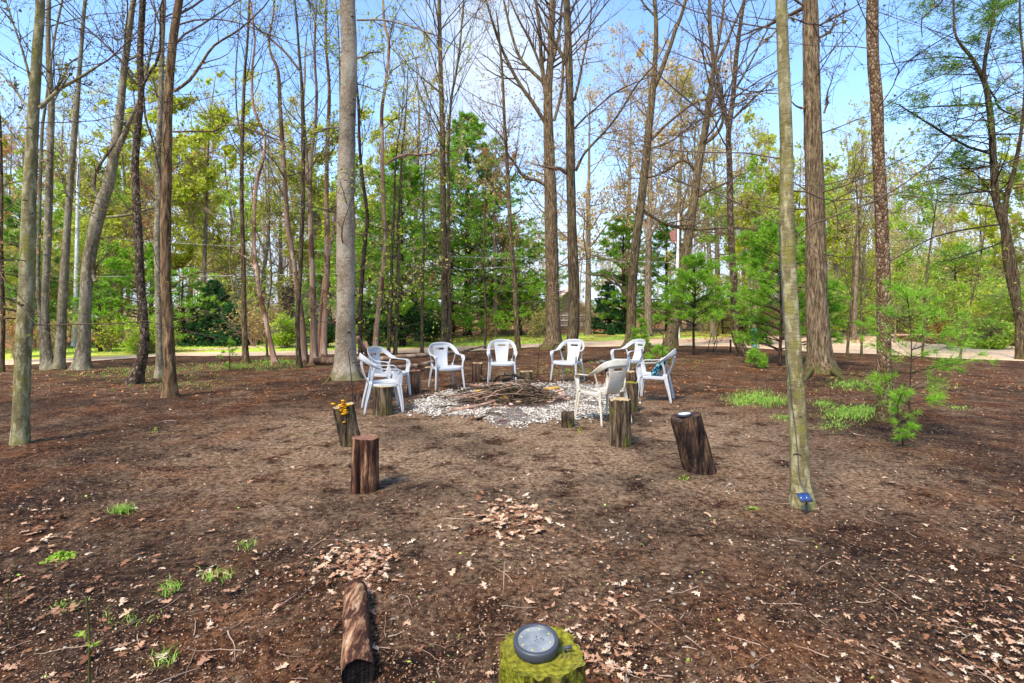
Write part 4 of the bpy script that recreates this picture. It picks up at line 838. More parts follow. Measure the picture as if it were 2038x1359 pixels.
# long fallen limbs behind the chairs
stick([gp(628, 726, .12, .09), gp(672, 728, .14, .09), gp(715, 728, .16, .08), gp(760, 728, .16, .07)], 'thick reddish log lying behind the big ringed trunk', 'fallen limbs behind the chairs', B['deadpink'], 'branch', 10)
stick([gp(740, 732, .2, .06), gp(790, 730, .24, .065), gp(850, 726, .26, .06), gp(905, 720, .26, .05), gp(945, 709, .25, .03), gp(966, 706, .3, .02)], 'long dark limb lying behind the left chairs', 'fallen limbs behind the chairs', B['deadpink'], 'branch', 8)
stick([gp(780, 744, .14, .045), gp(830, 740, .16, .05), gp(862, 736, .2, .045)], 'barkless tan limb lying between the left chairs', 'fallen limbs behind the chairs', B['dead'], 'branch', 8)
stick([gp(738, 722, 0, .07), (gx(733, 14.7), 14.7, .3, .065), (gx(726, 14.7), 14.7, .58, .06)], 'short broken snag leaning beside the big ringed trunk', 'fallen limbs behind the chairs', B['dead'], 'branch', 10)
stick([(gx(745, 12.5), 12.5, .3, .06), (gx(722, 12.2), 12.2, .6, .05), (gx(712, 12.0), 12.0, .85, .04)], 'reddish limb propped up against the log pile', 'fallen limbs behind the chairs', B['deadpink'], 'branch', 8)
for lab, pts, mt in (('forked root curl at the foot of the far oak', [gp(1098, 699, .0, .05), (gx(1104, 18.6), 18.6, .22, .05), (gx(1113, 18.6), 18.6, .22, .05), (gx(1120, 18.4), 18.4, .03, .05)], B['oak']),
                     ('long thin fallen branch on the right soil', [gp(1640, 862, .01, .006), gp(1690, 866, .03, .006), gp(1712, 858, .03, .004)], STK), ('bent grey twig lying by the scaly trunk', [gp(1685, 852, .02, .005), gp(1700, 866, .03, .006), gp(1722, 868, .02, .004)], STKP),
                     ('pinkish stick lying diagonally in the right foreground', [gp(1258, 1210, .012, .006), gp(1285, 1235, .015, .006), gp(1322, 1263, .012, .004)], STKP),
                     ('curved twig lying left of the fallen log', [gp(530, 1228, .008, .003), gp(552, 1208, .01, .004), gp(592, 1182, .012, .005)], STKP),
                     ('straight twig in the soil right of the leaf heap', [gp(1001, 1180, .0, .002), (gx(1003, 2.95), 2.95, .05, .003), (gx(1004, 2.95), 2.95, .12, .002)], STKP),
                     ('thin twig lying beyond the split stump on bare soil', [gp(600, 1102, .008, .003), gp(640, 1070, .01, .003), gp(668, 1069, .008, .002)], STKP),
                     ('short pale branch on the soil left of the stumps', [gp(312, 842, .015, .010), gp(340, 838, .02, .010), gp(352, 838, .01, .006)], STKP)):
    stick(pts, lab, None, mt)
# ------------------------------------------------------------------ near and middle trees traced from their trunks
make_tree('lichen covered grey tree nearest the left edge with a broken brown limb', [(40, 882, 38), (46, 700, 36), (52, 600, 35), (58, 400, 30), (63, 300, 28), (68, 200, 25), (74, 100, 22), (80, 0, 20)], 6.05, 'beech',
    limbs=[[(79, 215, 11), (95, 195, 10), (115, 172, 9), (150, 150, 7), (185, 124, 5)], [(62, 165, 7), (48, 100, 5), (32, 45, 4), (18, -10, 3)], [(60, 215, 8), (42, 200, 6), (20, 170, 5), (-4, 145, 4)]], top=13, br=dict(n=18, h0=.42, len=2.8, up=.04), leafn=1900, flare=.35, seg=24)
make_tree('triple trunked grey tree with dark base, left of the leaning forked trunk', [(98, 736, 30), (92, 690, 22), (90, 600, 17), (94, 500, 17), (97, 400, 17), (100, 300, 15), (102, 200, 14), (96, 100, 11), (97, 0, 10)], 13.2, 'beechgrey',
    stems=[[(118, 733, 24), (122, 660, 22), (127, 560, 20), (134, 450, 16), (142, 340, 14), (152, 220, 12), (160, 120, 9), (170, 0, 8)], [(88, 733, 16), (80, 640, 10), (76, 560, 9), (78, 450, 8), (80, 360, 8), (84, 260, 7), (92, 200, 6)]],
    limbs=[[(98, 190, 6), (120, 160, 5), (132, 125, 4), (152, 108, 3)]], top=16, br=dict(n=22, h0=.4, len=3.2), leafn=2200, leafs=.05)
make_tree('leaning forked trunk with a dark branch scar, right of the triple tree', [(163, 736, 38), (166, 680, 30), (170, 610, 26), (176, 530, 27), (188, 460, 28), (204, 400, 27), (218, 360, 24), (228, 300, 22), (238, 230, 18), (247, 140, 15), (257, 60, 14), (266, 0, 11)], 13.2, 'beechgrey',
    limbs=[[(222, 330, 14), (240, 290, 14), (256, 262, 11), (266, 240, 9), (290, 190, 7), (312, 100, 5)], [(204, 400, 9), (190, 380, 9), (192, 350, 8), (206, 325, 7), (226, 300, 6)], [(214, 432, 7), (240, 430, 7), (265, 426, 6), (295, 418, 5)], [(190, 560, 10), (184, 545, 11), (188, 535, 6)]], top=16, br=dict(n=18, h0=.45, len=3.2), leafn=2000, leafs=.05)
make_tree('crooked dark scaly trunk with a kinked foot, left of the brown tree', [(266, 764, 38), (277, 732, 26), (287, 690, 22), (286, 640, 20), (279, 560, 19), (277, 500, 18), (273, 430, 18), (270, 370, 17), (269, 320, 16), (275, 250, 15), (281, 190, 14), (279, 110, 14), (284, 0, 14)], 10.6, 'cherrydark',
    limbs=[[(283, 172, 6), (303, 142, 6), (322, 110, 5), (326, 20, 4)], [(283, 168, 5), (240, 118, 5), (200, 78, 4), (150, 35, 3), (112, -5, 3)], [(285, 190, 5), (292, 240, 5), (310, 295, 4), (330, 400, 3)]], top=15, br=dict(n=12, h0=.5, len=3.0), leafn=1500, flare=.3)
make_tree('slim pale grey trunk directly behind the reddish brown scaly trunk', [(318, 752, 20), (318, 690, 16), (315, 560, 15), (313, 470, 15), (317, 400, 17), (314, 320, 14), (319, 220, 12), (322, 100, 11), (326, 0, 10)], 11.6, 'beechgrey', limbs=[[(320, 225, 4), (308, 180, 3), (296, 150, 3)]], top=15, br=dict(n=16, h0=.5, len=2.8), leafn=1600)
make_tree('reddish brown rough trunk with a long limb rising right, left side', [(339, 791, 34), (338, 740, 27), (335, 660, 24), (330, 560, 22), (330, 440, 22), (332, 330, 21), (335, 200, 19), (342, 100, 18), (350, 40, 17), (358, -10, 16)], 9.1, 'fibre',
    limbs=[[(346, 182, 7), (375, 158, 7), (400, 118, 6), (420, 85, 5), (470, 50, 4), (515, 5, 3)], [(344, 262, 5), (390, 262, 4), (430, 262, 4), (450, 252, 3), (482, 252, 3), (522, 270, 3)], [(352, 50, 4), (385, 38, 4), (420, 34, 3), (470, 40, 3), (520, 58, 3)], [(342, 570, 4), (370, 552, 3), (410, 540, 3), (470, 548, 2)]], top=14, br=dict(n=20, h0=.4, len=3.2, up=.03), leafn=1900, flare=.35, seg=24)
make_tree('thin dark tree at the far left edge of the picture', [(3, 742, 12), (6, 650, 10), (4, 560, 10), (2, 480, 9), (3, 380, 8), (0, 250, 7)], 12.6, 'oakdark', top=11, br=dict(n=12, h0=.25, len=2.5), leaf='rust', leafn=1600, leafs=.06)
make_tree('slim straight trunk standing alone left of the leaning dead trunk', [(490, 723, 15), (486, 640, 11), (484, 520, 10), (481, 400, 9), (482, 280, 8), (487, 150, 6), (492, 90, 5), (497, 0, 5)], 14.6, 'oak', limbs=[[(482, 290, 4), (470, 220, 3), (466, 140, 3), (472, 40, 2)]], top=13, br=dict(n=16, h0=.35, len=2.4), leaf='lime', leafn=1400, leafs=.05)
make_tree('leaning barkless dead trunk with a dark crooked top, left of the cluster', [(549, 728, 14), (540, 690, 11), (527, 628, 10), (515, 575, 9), (512, 540, 9), (506, 500, 8), (506, 420, 8), (512, 360, 7), (523, 320, 7), (527, 275, 6), (518, 248, 6), (504, 208, 5), (502, 140, 5), (507, 80, 4), (500, 20, 4)], 14.2, 'dead',
    limbs=[[(512, 540, 5), (504, 528, 5), (488, 510, 4), (470, 500, 3)]], top=10, br=dict(n=9, h0=.4, len=2.2, sub=4, sub2=3), leafn=0)
make_tree('grey crooked trunk in the left cluster with bare wood near its foot', [(606, 722, 15), (603, 660, 13), (594, 590, 12), (584, 520, 11), (573, 450, 11), (569, 400, 10), (563, 300, 9), (557, 206, 8), (553, 141, 7), (540, 109, 6), (535, 78, 5), (544, 29, 4), (546, -10, 4)], 14.4, 'deadpink',
    limbs=[[(603, 330, 5), (575, 298, 5), (559, 285, 4), (530, 268, 4), (500, 256, 3)], [(596, 140, 5), (570, 106, 5), (540, 80, 4), (500, 47, 3)]], top=11, br=dict(n=10, h0=.4, len=2.4), leafn=300, leaf='lime', leafs=.06)
make_tree('straight slim mossy grey trunk at the left of the trunk cluster', [(595, 732, 12), (592, 640, 9), (597, 555, 9), (600, 477, 9), (603, 400, 8), (603, 294, 8), (602, 206, 7), (599, 147, 6), (594, 88, 5), (589, 20, 4)], 13.6, 'oakdark', top=11.5, br=dict(n=14, h0=.4, len=2.2), leafn=800, leaf='lime', leafs=.06)
make_tree('pinkish barkless dead trunk in the middle of the trunk cluster', [(626, 724, 18), (624, 657, 14), (623, 580, 12), (620, 503, 11), (617, 400, 10), (610, 330, 9), (606, 265, 8)], 14.3, 'deadpink', stems=[[(618, 400, 7), (619, 320, 7), (630, 206, 6), (626, 103, 5), (630, 0, 4)]], top=9, br=dict(n=10, h0=.5, len=2.0), leafn=500, leaf='lime', leafs=.06)
make_tree('brown peeling trunk at the right of the trunk cluster', [(643, 712, 17), (645, 660, 13), (648, 600, 12), (651, 530, 12), (651, 450, 11), (650, 400, 9), (651, 294, 8), (655, 206, 7), (654, 150, 6), (648, 80, 5), (648, 0, 4)], 15.6, 'dead', stems=[[(634, 712, 9), (637, 640, 7), (643, 580, 7)]],
    limbs=[[(652, 490, 5), (665, 470, 4), (672, 430, 3)]], top=12, br=dict(n=14, h0=.35, len=2.4), leaf='lime', leafn=1300, leafs=.07)
make_tree('thick pale trunk with dark horizontal rings and mossy foot, centre left', [(689, 756, 62), (688, 720, 45), (688, 660, 40), (689, 600, 39), (688, 500, 38), (688, 400, 36), (690, 300, 34), (693, 200, 33), (695, 100, 32), (692, 0, 31)], 11.3, 'ringed',
    limbs=[[(708, 115, 5), (722, 111, 5), (726, 106, 5)], [(710, 40, 4), (760, 41, 4), (809, 53, 3), (853, 70, 3)], [(678, 252, 3), (650, 254, 3), (625, 262, 2)]], top=17, br=dict(n=10, h0=.55, len=3.0), leafn=700, flare=.32, seg=32, leaf='lime', leafs=.06)
make_tree('dark slim trunk just right of the thick ringed trunk', [(718, 722, 10), (717, 640, 9), (720, 560, 9), (727, 477, 8), (731, 430, 8), (722, 360, 7), (716, 294, 6), (713, 206, 5)], 14.8, 'pine', top=10, br=dict(n=12, h0=.3, len=2.2), leaf='lime', leafn=900, leafs=.07)
make_tree('orange tan dead trunk without bark behind the left chairs', [(747, 712, 15), (749, 660, 11), (752, 632, 10), (756, 590, 10), (763, 529, 9), (766, 470, 8), (763, 400, 8), (761, 294, 7), (760, 220, 7), (768, 162, 6), (774, 88, 6), (765, 44, 5), (762, -10, 4)], 16.2, 'dead',
    limbs=[[(767, 328, 5), (785, 315, 6), (809, 306, 6), (840, 306, 5), (862, 300, 4), (869, 285, 3)], [(762, 200, 3), (775, 150, 3), (800, 130, 2)]], top=11, br=dict(n=8, h0=.5, len=2.0), leafn=500, leaf='lime', leafs=.07)
make_tree('slender brown trunk right of the orange tan dead trunk', [(772, 712, 8), (776, 640, 8), (779, 560, 7), (780, 503, 6), (784, 430, 5), (786, 350, 4)], 16.2, 'oakdark', top=9, br=dict(n=12, h0=.3, len=1.8), leafn=800, leaf='lime', leafs=.07)
make_tree('slender grey trunk beside the young pine, right of the brown one', [(786, 712, 8), (789, 640, 8), (792, 560, 7), (793, 451, 6), (797, 380, 5), (800, 300, 4)], 16.4, 'oak', top=9.5, br=dict(n=12, h0=.3, len=1.8), leafn=700, leaf='pale', leafs=.07)
make_tree('thin bare sapling trunk before the dark evergreen shrubs', [(840, 705, 7), (840, 620, 6), (841, 540, 6), (844, 480, 5), (842, 400, 4)], 17.4, 'oak', top=8, br=dict(n=10, h0=.3, len=1.6), leafn=500, leaf='rust', leafs=.07)
make_tree('tall straight greenish trunk with upswept twigs, left of the tall pine', [(886, 699, 19), (885, 640, 14), (884, 560, 13), (884, 503, 13), (882, 400, 12), (881, 300, 11), (880, 235, 10), (877, 147, 9), (875, 59, 8), (874, -20, 7)], 18.6, 'oak', stems=[[(897, 697, 9), (895, 620, 8), (893, 500, 8), (893, 400, 7), (892, 300, 6), (898, 200, 5)]],
    top=19, br=dict(n=54, h0=.34, ang=30, len=3.6, up=.08, sub=6, sub2=3), leafn=2000, leaf='pale', leafs=.06)
make_tree('slim leaning grey trunk left of the big mossy oak', [(1031, 697, 12), (1027, 620, 10), (1024, 555, 9), (1017, 480, 9), (1013, 400, 8), (1009, 320, 7), (1004, 240, 6), (1000, 150, 5), (992, 60, 4)], 18.9, 'oak', top=12, br=dict(n=22, h0=.35, ang=45, len=2.6), leafn=1800, leaf='rust', leafs=.06)
make_tree('big rough oak with flared mossy foot and many upswept limbs, centre', [(1100, 696, 48), (1101, 670, 32), (1100, 600, 26), (1098, 500, 26), (1096, 400, 25), (1093, 300, 21), (1091, 244, 19), (1091, 180, 17), (1097, 100, 13), (1099, 0, 11)], 19.3, 'ridged',
    limbs=[[(1085, 244, 8), (1060, 205, 8), (1035, 171, 7), (1012, 130, 6), (990, 80, 5), (968, 10, 4)], [(1088, 180, 9), (1079, 160, 8), (1060, 140, 7), (1035, 110, 6), (1018, 60, 5), (1002, -10, 4)], [(1086, 190, 8), (1078, 120, 8), (1074, 60, 6), (1066, -10, 5)], [(1098, 130, 7), (1112, 70, 6), (1118, 10, 4)], [(1090, 170, 6), (1060, 90, 5), (1030, 30, 4), (1010, -20, 3)], [(1088, 370, 7), (1065, 358, 6), (1045, 355, 5), (1020, 320, 4)], [(1103, 240, 6), (1118, 180, 6), (1122, 110, 5), (1130, 60, 4)]],
    top=19, br=dict(n=24, h0=.5, ang=38, len=3.8, up=.06), leafn=2600, leaf='bud', leafs=.055, flare=.5)
make_tree('tall dark oak trunk standing just right of the big flared oak', [(1137, 726, 32), (1138, 690, 24), (1142, 640, 23), (1142, 560, 22), (1139, 480, 20), (1137, 400, 18), (1135, 294, 18), (1134, 206, 16), (1132, 118, 15), (1129, 29, 14), (1126, -20, 14)], 14.6, 'oakdark',
    limbs=[[(1143, 200, 5), (1153, 160, 5), (1161, 118, 4), (1174, 60, 3), (1179, 10, 3)], [(1143, 256, 4), (1165, 232, 4), (1191, 210, 3), (1230, 178, 3), (1290, 150, 2)], [(1146, 340, 6), (1160, 310, 5), (1182, 285, 5), (1208, 258, 4), (1235, 222, 4), (1260, 180, 3), (1294, 141, 3)], [(1128, 130, 8), (1112, 95, 7), (1098, 70, 7), (1080, 40, 5), (1068, 0, 4)], [(1128, 345, 8), (1115, 336, 8), (1104, 336, 8)]],
    top=17, br=dict(n=26, h0=.42, ang=50, len=3.2, up=.04), leafn=1900, leafs=.045, flare=.4, leaf='rust')
make_tree('leaning oak forking into two stems, behind the back right chair', [(1253, 693, 30), (1256, 660, 21), (1259, 560, 18), (1266, 480, 18), (1276, 400, 17), (1284, 330, 16), (1291, 260, 15), (1298, 190, 14), (1303, 132, 10), (1306, 59, 9), (1302, -10, 8)], 20.0, 'oak',
    stems=[[(1299, 180, 11), (1312, 150, 10), (1324, 118, 9), (1334, 92, 8), (1344, 60, 8), (1356, 30, 7), (1367, -10, 7)]],
    limbs=[[(1290, 285, 6), (1315, 258, 6), (1335, 240, 5), (1383, 203, 5), (1427, 190, 4), (1520, 178, 3)], [(1292, 296, 5), (1320, 288, 4), (1345, 275, 4), (1383, 244, 3), (1432, 225, 3)], [(1281, 418, 7), (1309, 437, 7), (1348, 452, 6), (1386, 456, 6), (1464, 452, 4), (1520, 460, 3)], [(1250, 592, 6), (1236, 572, 6), (1222, 556, 5), (1208, 548, 4), (1190, 548, 3)], [(1302, 30, 5), (1290, 15, 4), (1280, 0, 3)]],
    top=18, br=dict(n=16, h0=.4, ang=55, len=3.6), leafn=1500, leafs=.05)
make_tree('leaning oak whose top crosses its neighbour, right of the forked oak', [(1334, 692, 32), (1340, 650, 24), (1350, 606, 22), (1361, 529, 20), (1371, 464, 19), (1381, 400, 17), (1391, 324, 16), (1402, 265, 14), (1412, 191, 12), (1420, 132, 9), (1413, 59, 8), (1412, -10, 7)], 20.0, 'oak',
    limbs=[[(1401, 285, 9), (1420, 272, 8), (1437, 250, 7), (1442, 220, 6), (1428, 170, 6), (1423, 130, 5)], [(1388, 345, 7), (1370, 322, 7), (1352, 320, 6), (1325, 340, 5), (1300, 350, 4)], [(1421, 130, 7), (1432, 80, 6), (1440, 30, 5), (1445, -10, 4)], [(1424, 125, 7), (1444, 90, 6), (1455, 60, 5), (1480, 0, 4)], [(1382, 395, 6), (1420, 375, 5), (1450, 362, 5)]],
    top=18, br=dict(n=20, h0=.4, ang=52, len=3.6), leafn=1700, leafs=.05)
make_tree('wavy dark speckled trunk bending at its foot, left of the teal post', [(1486, 708, 26), (1474, 690, 21), (1465, 668, 18), (1462, 620, 16), (1459, 540, 14), (1455, 470, 13), (1453, 400, 13), (1452, 330, 12), (1450, 265, 11), (1458, 200, 10), (1466, 110, 9), (1472, 60, 8), (1483, -10, 7)], 16.7, 'cherrydark',
    limbs=[[(1450, 262, 8), (1440, 215, 8), (1430, 175, 7), (1424, 150, 6)], [(1460, 235, 5), (1490, 205, 5), (1505, 190, 4), (1525, 172, 3)], [(1462, 180, 5), (1490, 130, 4), (1520, 70, 3), (1550, 20, 2)]], top=15, br=dict(n=20, h0=.4, ang=55, len=3.0), leafn=1800, leafs=.045, flare=.25)
make_tree('slim greenish tree nearest on the right with a solar panel at its foot', [(1598, 1010, 54), (1594, 960, 44), (1591, 900, 39), (1586, 800, 36), (1579, 700, 34), (1573, 600, 32), (1568, 500, 31), (1566, 400, 29), (1565, 300, 27), (1562, 200, 26), (1558, 100, 25), (1555, 0, 24)], 4.1, 'beech',
    limbs=[[(1546, 59, 4), (1536, 70, 4), (1518, 85, 3)], [(1548, 186, 3), (1520, 186, 2.5), (1495, 194, 2), (1478, 202, 1.5)], [(1556, 448, 3), (1528, 435, 2.5), (1500, 421, 2), (1470, 408, 1.5)], [(1568, 33, 4), (1585, 35, 4), (1600, 38, 3)]], top=11, br=dict(n=16, h0=.42, ang=60, len=2.2), leafn=900, leafs=.025, flare=.25, seg=36, fl=.07)
make_tree('thickest brown trunk on the right with mossy spreading roots', [(1634, 748, 70), (1632, 715, 56), (1629, 670, 49), (1625, 600, 46), (1624, 500, 42), (1622, 400, 40), (1619, 300, 38), (1616, 200, 36), (1614, 100, 34), (1612, 0, 32)], 12.2, 'ridged',
    limbs=[[(1632, 50, 5), (1655, 38, 5), (1674, 29, 4)], [(1632, 74, 6), (1650, 64, 6), (1660, 54, 5), (1665, 44, 4)], [(1640, 225, 5), (1645, 205, 5), (1643, 190, 4)], [(1604, 14, 5), (1585, 5, 5), (1565, -6, 4)], [(1609, 218, 5), (1592, 215, 5)]], top=17, br=dict(n=16, h0=.5, ang=60, len=3.0), leafn=1200, leafs=.04, flare=.42, seg=32)
make_tree('dark flaky barked trunk leaning left, right of the thickest trunk', [(1762, 836, 40), (1761, 790, 34), (1759, 700, 30), (1759, 600, 29), (1757, 500, 28), (1753, 400, 27), (1748, 300, 26), (1745, 200, 26), (1738, 120, 25), (1737, 0, 25)], 7.25, 'cherry', top=13, br=dict(n=14, h0=.5, ang=60, len=2.6), leafn=1000, leafs=.035, flare=.3, seg=32)
for lab, pts, d in (('thin sapling behind the thickest trunk with twisted foot', [(1686, 708, 6), (1688, 680, 6), (1695, 600, 6), (1701, 500, 5), (1709, 427, 4), (1715, 380, 3)], 16.5), ('straight thin sapling left of the flaky barked trunk', [(1715, 706, 5), (1714, 620, 5), (1712, 540, 4), (1709, 453, 4), (1706, 400, 3)], 16.8),
                    ('leaning pale pole like sapling left of the hemlock', [(1909, 716, 5), (1920, 660, 5), (1935, 590, 4), (1948, 530, 4), (1958, 470, 3)], 15.6), ('thin grey sapling at the road edge right of the flaky trunk', [(1836, 712, 6), (1838, 650, 5), (1841, 600, 5), (1845, 540, 4)], 16.0),
                    ('thin sapling standing left of the slim leaning grey trunk', [(965, 690, 5), (967, 620, 5), (962, 540, 4), (964, 450, 3)], 19.5), ('thin pale sapling behind the left trunk cluster', [(532, 706, 5), (530, 640, 4), (540, 560, 4), (536, 470, 3)], 16.6)):
    make_tree(lab, pts, d, 'oak', top=6.5, br=dict(n=9, h0=.25, len=1.6, sub=5, sub2=3), leafn=420, leafs=.05, leaf='lime', seg=8, group='thin saplings between the large trunks', name='sapling', cat='sapling')
make_tree('white barked birch between the triple tree and the leaning trunk', [(147, 690, 11), (150, 620, 10), (152, 540, 9), (154, 450, 8), (155, 380, 7), (157, 300, 6)], 20.8, 'birch', top=11, br=dict(n=14, h0=.5, len=2.4), leafn=900, leafs=.08, leaf='lime', name='birch')
# solar panel and its stake, cable
xs_, ys_ = gx(1601, 3.93), 3.93
r = thing('solar_charger', (xs_, ys_, g1(xs_, ys_)), 'small blue solar panel on a stake at the foot of the slim greenish tree', 'solar panel')
m = M('panel_cell', .2, .6); m.col(m.ramp(m.vor(60, rnd=0), [(.3, (20, 36, 70)), (.6, (40, 66, 116))])); CELL = m.m
hz_ = wz(990, 3.93) - g1(xs_, ys_)
pn = MB().box((0, 0, 0), (.092, .07, .012)).build('panel', PL, r); pn.location = (0, 0, hz_); pn.rotation_euler = (math.radians(38), 0, math.radians(6))
for q in (-1, 1): c_ = MB().box((q * .021, 0, .0075), (.039, .06, .003)).build('cell', CELL, pn)
MB().tubes(np.array([[.02, .01, hz_ - .02], [.02, .012, hz_ * .5], [.025, 0, 0]]), np.array([.008, .007, .005]), 8, True).build('stake', PL, r)
cab = trace([(1608, 985, 2), (1597, 960, 2), (1594, 900, 2), (1590, 850, 2), (1584, 800, 2), (1579, 740, 2), (1573, 700, 2), (1570, 640, 2), (1567, 590, 2), (1564, 520, 2), (1562, 440, 2)], 3.98); cab[:, 1] = [3.95, 4.01, 4.03, 4.038, 4.042, 4.044, 4.045, 4.048, 4.055, 4.062, 4.066]
q = catmull(cab, .03); mb = MB(); mb.tubes(q[:, :3], np.full(len(q), .0032), 6); tag(mb.build('cable', PL), 'thin black cable climbing the trunk above the solar panel', 'cable')
# mossy root blobs
def root_limb(px0, py0, px1, py1, w, label):
    (x0, y0), (x1, y1) = G(px0, py0), G(px1, py1); stick([(x0, y0, .10, w), ((x0 + x1) / 2, (y0 + y1) / 2, .05, w * .8), (x1, y1, -.01, w * .4)], label, None, B['ridged'], 'root', 10)
root_limb(1646, 744, 1690, 764, .075, 'moss topped root running right from the thickest trunk'); root_limb(1618, 744, 1600, 758, .07, 'short mossy root at the left foot of the thickest trunk')
root_limb(676, 748, 648, 762, .06, 'mossy root at the left foot of the ringed trunk'); root_limb(1144, 722, 1160, 734, .05, 'mossy root at the right foot of the tall dark oak')
# ------------------------------------------------------------------ conifers
def conifer(name, H, W, n_wh, per, twn, nlen, mat, label, loc, trunkr=.12, clear=.1, droop=-.01, rise=.25, tn=9, nw=.010, tip=0, spread=.9, shape=.8, bark_='pine', group=None, cat='pine tree', seg=8, dens=2, ragged=.25):
    r = thing(name, loc, label, cat, group)
    path = np.array([[0, 0, -.05, trunkr], [rng.normal() * .03, 0, H * .33, trunkr * .75], [rng.normal() * .05, 0, H * .66, trunkr * .42], [0, 0, H, trunkr * .05 + .004]])
    _, TP, TR = trunk_mesh('trunk', path, B[bark_], r, seg, .3, step=H / 40)
    zs = clear * H + (1 - clear) * H * (np.arange(n_wh) + .3 * rng.random(n_wh)) / n_wh; Z = np.repeat(zs, per); K = len(Z); Z = Z + rng.normal(size=K) * H / n_wh * .12
    t = np.clip((Z / H - clear) / (1 - clear), 0, .99); L = W * (1 - t) ** shape * (1 - ragged + 2 * ragged * rng.random(K)) + .06 * W; L *= np.where(t < .12, .85, 1)
    a = rng.random(K) * 6.28; D = np.stack([np.cos(a), np.sin(a), rise + .5 * t ** 2], -1)
    S0 = np.stack([np.interp(Z, TP[:, 2], TP[:, 0]), np.interp(Z, TP[:, 2], TP[:, 1]), Z], -1)
    P1, R1 = grow(S0, D, L, min(.012, trunkr * .25) + trunkr * .16 * (1 - t), np.full(K, min(.004, trunkr * .1)), 7, .07, droop)
    mb = MB(); mb.tubes(P1, R1, 4)
    P2, R2, L2 = spawn(P1, R1, L, twn, .25, 1, 48, 10, .42, .5, 4, .1, .05, .55, min(.003, trunkr * .12)); 
    P2[..., 2] = P2[..., 2] * .35 + .65 * P2[:, :1, 2] + .02; mb.tubes(P2, R2, 3); mb.build('branches', twigs_dark, r)
    C = []; Dd = []
    for q in range(dens):
        f = (.35 + .65 * rng.random(len(P2)) if q else np.full(len(P2), .999)) * 3; i = np.minimum(f.astype(int), 2); u = (f - i)[:, None]; k = np.arange(len(P2))
        C.append(P2[k, i] * (1 - u) + P2[k, i + 1] * u); Dd.append(unit(P2[k, i + 1] - P2[k, i]))
    C.append(P1[:, -1]); Dd.append(unit(P1[:, -1] - P1[:, -2])); C.append(P1[:, -3]); Dd.append(unit(P1[:, -1] - P1[:, -2])); C.append(np.stack([0 * zs[:5], 0 * zs[:5], H * (1 - .18 * np.arange(len(zs[:5])) / 5)], -1)); Dd.append(np.tile(np.array([[0, 0, 1.]]), (len(zs[:5]), 1)))
    C = np.concatenate(C); Dd = np.concatenate(Dd) + [0, 0, .15]; mb = MB(); needles(mb, C, Dd, tn, nlen, nw, spread); mb.build('needles', mat, r)
    return r
twigs_dark = M('twig_dark', .9).col((52, 40, 32)).m
def pineat(px, base, top, wpx, label, kind='pine', name='pine_tree', **k):
    d = gd(base); x = gx(px, d); H = wz(top, d); W = wpx / F * d
    o = dict(dict(n_wh=max(7, int(H / .55)), per=5, twn=7, nlen=.17, mat=LEAFM['pinefar'], nw=.022, tn=9, dens=3, spread=.75), **k)
    return conifer(name, H, W, loc=(x, d, g1(x, d)), label=label, **o)
pineat(930, 668, 236, 185, 'tall dense white pine behind the slim greenish trunk, centre', trunkr=.22, clear=.06, twn=11, per=8, dens=7, tn=10, nw=.03, shape=.8, ragged=.35, cat='pine tree', group='evergreens beyond the road', n_wh=26)
pineat(962, 667, 330, 110, 'second dark trunked pine just right of the tall central pine', trunkr=.17, clear=.12, twn=9, dens=6, tn=10, nw=.03, shape=.7, mat=LEAFM['pine'], ragged=.4, group='evergreens beyond the road', n_wh=18)
pineat(1035, 668, 480, 105, 'short green pine with flat layers left of the big flared oak', trunkr=.12, clear=.1, dens=6, twn=9, nw=.03, shape=.5, ragged=.4, mat=LEAFM['pine'], group='evergreens beyond the road')
pineat(800, 690, 330, 105, 'loose airy white pine right of the orange dead trunk', trunkr=.10, clear=.15, per=6, twn=9, shape=.45, ragged=.5, dens=6, group='evergreens beyond the road', mat=LEAFM['pine'], n_wh=18)
pineat(735, 688, 420, 60, 'young pine right behind the thick ringed trunk', trunkr=.09, clear=.12, twn=9, dens=6, shape=.5, ragged=.5, group='evergreens beyond the road', mat=LEAFM['pine'])
pineat(655, 682, 480, 62, 'bushy dark green pine between trunk cluster and ringed trunk', trunkr=.12, clear=.02, twn=9, shape=.5, ragged=.3, group='evergreens beyond the road', per=6)
pineat(900, 674, 470, 120, 'full low boughed pine with bright layers left of the central pine', trunkr=.12, clear=.05, per=6, twn=10, dens=7, nw=.03, shape=.5, ragged=.4, mat=LEAFM['pine'], group='evergreens beyond the road')
pineat(462, 688, 606, 44, 'smaller dark spruce touching the big conical spruce', name='spruce_tree', cat='spruce tree', mat=LEAFM['spruce'], rise=.05, droop=-.05, nlen=.09, nw=.03, per=9, twn=9, dens=4, n_wh=14, shape=.8, ragged=.15, clear=.02, group='evergreens beyond the road', trunkr=.07)
pineat(278, 688, 500, 118, 'broad soft green pine behind the crooked scaly trunk', trunkr=.12, clear=.05, twn=10, dens=6, nw=.028, shape=.5, ragged=.4, group='evergreens beyond the road', mat=LEAFM['pine'], per=6)
pineat(365, 688, 540, 80, 'low pine beside the spruce, right of the brown trunk', trunkr=.10, clear=.05, twn=8, shape=.5, ragged=.4, group='evergreens beyond the road')
pineat(425, 686, 560, 64, 'dark conical spruce with drooping branches, left background', name='spruce_tree', cat='spruce tree', mat=LEAFM['spruce'], rise=.05, droop=-.05, nlen=.09, nw=.03, per=9, twn=10, dens=4, n_wh=22, shape=.9, ragged=.12, clear=.02, group='evergreens beyond the road', trunkr=.1)
